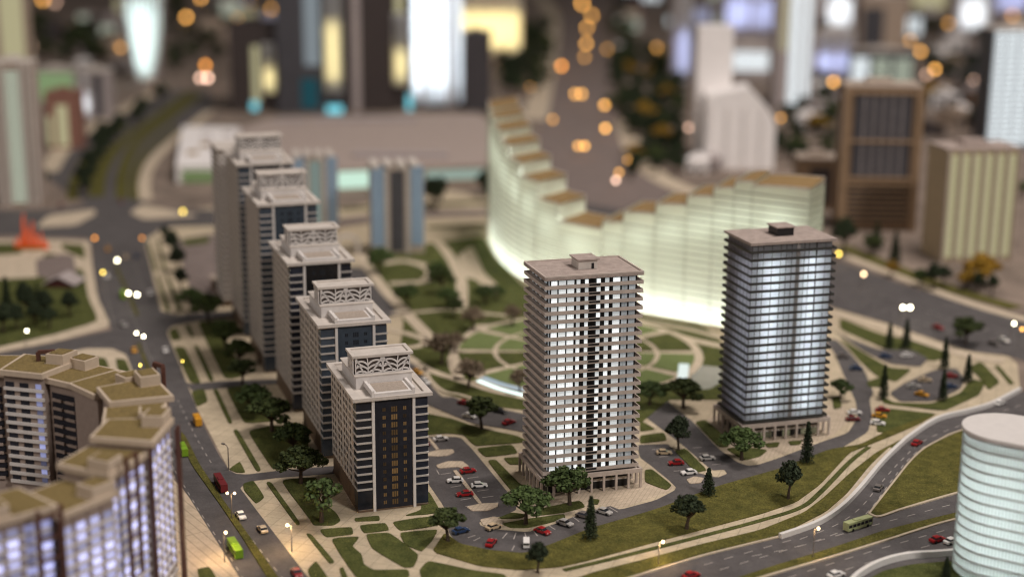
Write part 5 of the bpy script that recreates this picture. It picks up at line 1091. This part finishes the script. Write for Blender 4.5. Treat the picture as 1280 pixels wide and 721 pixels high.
def lamp(x, y, col, st, label, hgt=10.0, group=None, twin=False, base=None, rz=0.0, rpx=2.5, cast=0.0, arm=2.0, rm=None):
    if base: p = G(*base); 
    else: p = G(x, y, hgt)
    lo = hgt
    if base:
        a_, b_ = 1.0, 40.0
        for _ in range(30):
            m_ = (a_ + b_) / 2
            if py_of(p.x, p.y, m_) > y: a_ = m_
            else: b_ = m_
        lo = a_
    r_ = rm or rpx / pxm(p.x, p.y)
    if not base: p = Vector((p.x - arm * math.cos(rz), p.y - arm * math.sin(rz), 0))
    t = place('street_lamp', lamp_spec(col, st, r_, lo, twin, arm), (p.x, p.y, .3), rz, label, 'street lamp', group)
    if cast:
        l = bpy.data.lights.new('lamp_light', 'POINT'); l.energy = cast; l.color = (1, .66, .32); l.shadow_soft_size = .9 * S
        o = bpy.data.objects.new('lamp_light', l); C.objects.link(o); o.parent = t; o.location = Vector((arm * 1.0, 0, lo - 1.6)) * S
NEAR = [(282, 668, 'warm', 9, 'lit lamp leaning over the green bus', (281, 703), 70, .5), (357, 657, 'warm', 9, 'lit kerb lamp on the paving beside the lawn strip', (365, 690), 180, .6), (288, 617, 'warm', 9, 'twin-headed lamp on the median beside the dark red bus', (290, 649), 0, .1),
        (828, 678, 'warm', 9, 'lit lamp on the verge below the double footpath', (823, 706), 10, .4), (1015, 661, 'warm', 9, 'lit lamp on the expressway median', (1016, 697), 0, .16)]
for x, y, c_, s_, lb, bs, rz, cast in NEAR: lamp(x, y, c_, s_, lb, base=bs, rz=R(rz), rm=.5, cast=cast, arm=1.2, twin='twin' in lb)
t = thing('street_lamp', 'unlit lamp post on the paving at the side street corner', 'street lamp', (*g2((286, 587)), .2), R(140))
obj('pole', MB().tube([(0, 0, 0), (0, 0, 9)], [.28, .2], 7), M['steel'], t); obj('arm', MB().tube([(0, 0, 9), (.8, 0, 10), (2.4, 0, 10.2)], [.2, .18, .16], 6), M['steel'], t); obj('lamp_head', MB().box(2.0, 3.6, -.4, .4, 9.9, 10.4), M['steel'], t)
LL = 9.0
for x, y, c_, b_ in [(99, 22, 'amber', 1), (232, 22, 'amber', 1), (53, 0, 'amber', .9), (68, 3, 'pink', .35), (250, -3, 'amber', .8), (256, 82, 'orange', .8), (250, 98, 'pink', .8), (259, 98, 'pink', 1), (193, 107, 'pink', .6), (295, 25, 'amber', .6), (310, 6, 'amber', .35), (338, 12, 'amber', .35), (300, 4, 'amber', .4), (334, 30, 'pink', .5),
                     (727, 5, 'amber', 1), (739, 20, 'amber', .55), (733, 35, 'amber', .55), (732, 55, 'amber', .7), (730, 72, 'amber', .3), (701, 83, 'orange', .9), (662, 107, 'amber', .75), (718, 118, 'amber', .6), (726, 118, 'amber', .7), (755, 132, 'amber', .8), (756, 161, 'amber', .9), (722, 183, 'amber', .6), (730, 183, 'amber', .7), (785, 201, 'amber', .9), (773, 216, 'amber', .5), (769, 226, 'pink', .6), (793, 22, 'amber', .45), (758, 62, 'amber', .25),
                     (1041, 103, 'amber', 1), (1137, 51, 'amber', .4), (1150, 65, 'amber', .7), (1168, 87, 'amber', .9), (1157, 94, 'pink', .35), (1170, 112, 'amber', .5), (1222, 125, 'amber', .9), (944, 224, 'yellow', 1), (877, 238, 'pink', .4), (1216, 100, 'pink', .25), (1098, 30, 'amber', .4), (1185, 30, 'amber', .5), (1012, 60, 'amber', .35), (900, 120, 'amber', .3), (860, 160, 'pink', .35), (975, 148, 'amber', .35), (1190, 145, 'amber', .35), (640, 20, 'amber', .5), (150, 60, 'amber', .35), (40, 60, 'pink', .35), (300, 60, 'amber', .4), (690, 150, 'amber', .35), (820, 60, 'amber', .35), (1265, 20, 'amber', .5)]:
    lamp(x, y, c_, LL * b_, 'blurred %s far street lamp glowing as a soft disc' % {'amber': 'amber', 'orange': 'deep orange', 'pink': 'pinkish', 'yellow': 'yellow'}[c_], 10, 'far %s street lamps' % c_, rpx=2.6)
for x, y, c_, b_, rp in [(1079, 343, 'warm', .7, 2.0), (1128, 385, 'white', 1.3, 2.2), (1137, 385, 'white', 1.3, 2.2), (1267, 405, 'white', 1.0, 1.9), (1277, 412, 'amber', .4, 1.9), (118, 298, 'orange', .35, 1.7), (177, 298, 'orange', .3, 1.5), (146, 326, 'white', 1.0, 1.8), (128, 341, 'yellow', .6, 1.7), (160, 367, 'white', 1.3, 1.8), (171, 369, 'white', 1.3, 1.8), (170, 417, 'white', 1.1, 1.6), (179, 421, 'white', 1.3, 1.6), (33, 414, 'white', 1.0, 1.7), (228, 452, 'yellow', .5, 1.1), (175, 457, 'yellow', .8, 1.2), (228, 265, 'yellow', .5, 2.0), (1048, 318, 'yellow', .8, 1.8)]:
    lamp(x, y, c_, 13 * b_, {'white': 'bright white street lamp on the wide avenues', 'warm': 'warm street lamp on the boulevard by the blue-white tower', 'amber': 'dim amber street lamp at the boulevard kerb', 'orange': 'small orange street lamp at the far end of the avenue', 'yellow': 'yellow street lamp of the middle distance'}[c_], 9, 'mid-distance %s street lamps' % c_, rpx=rp, arm=1.0)
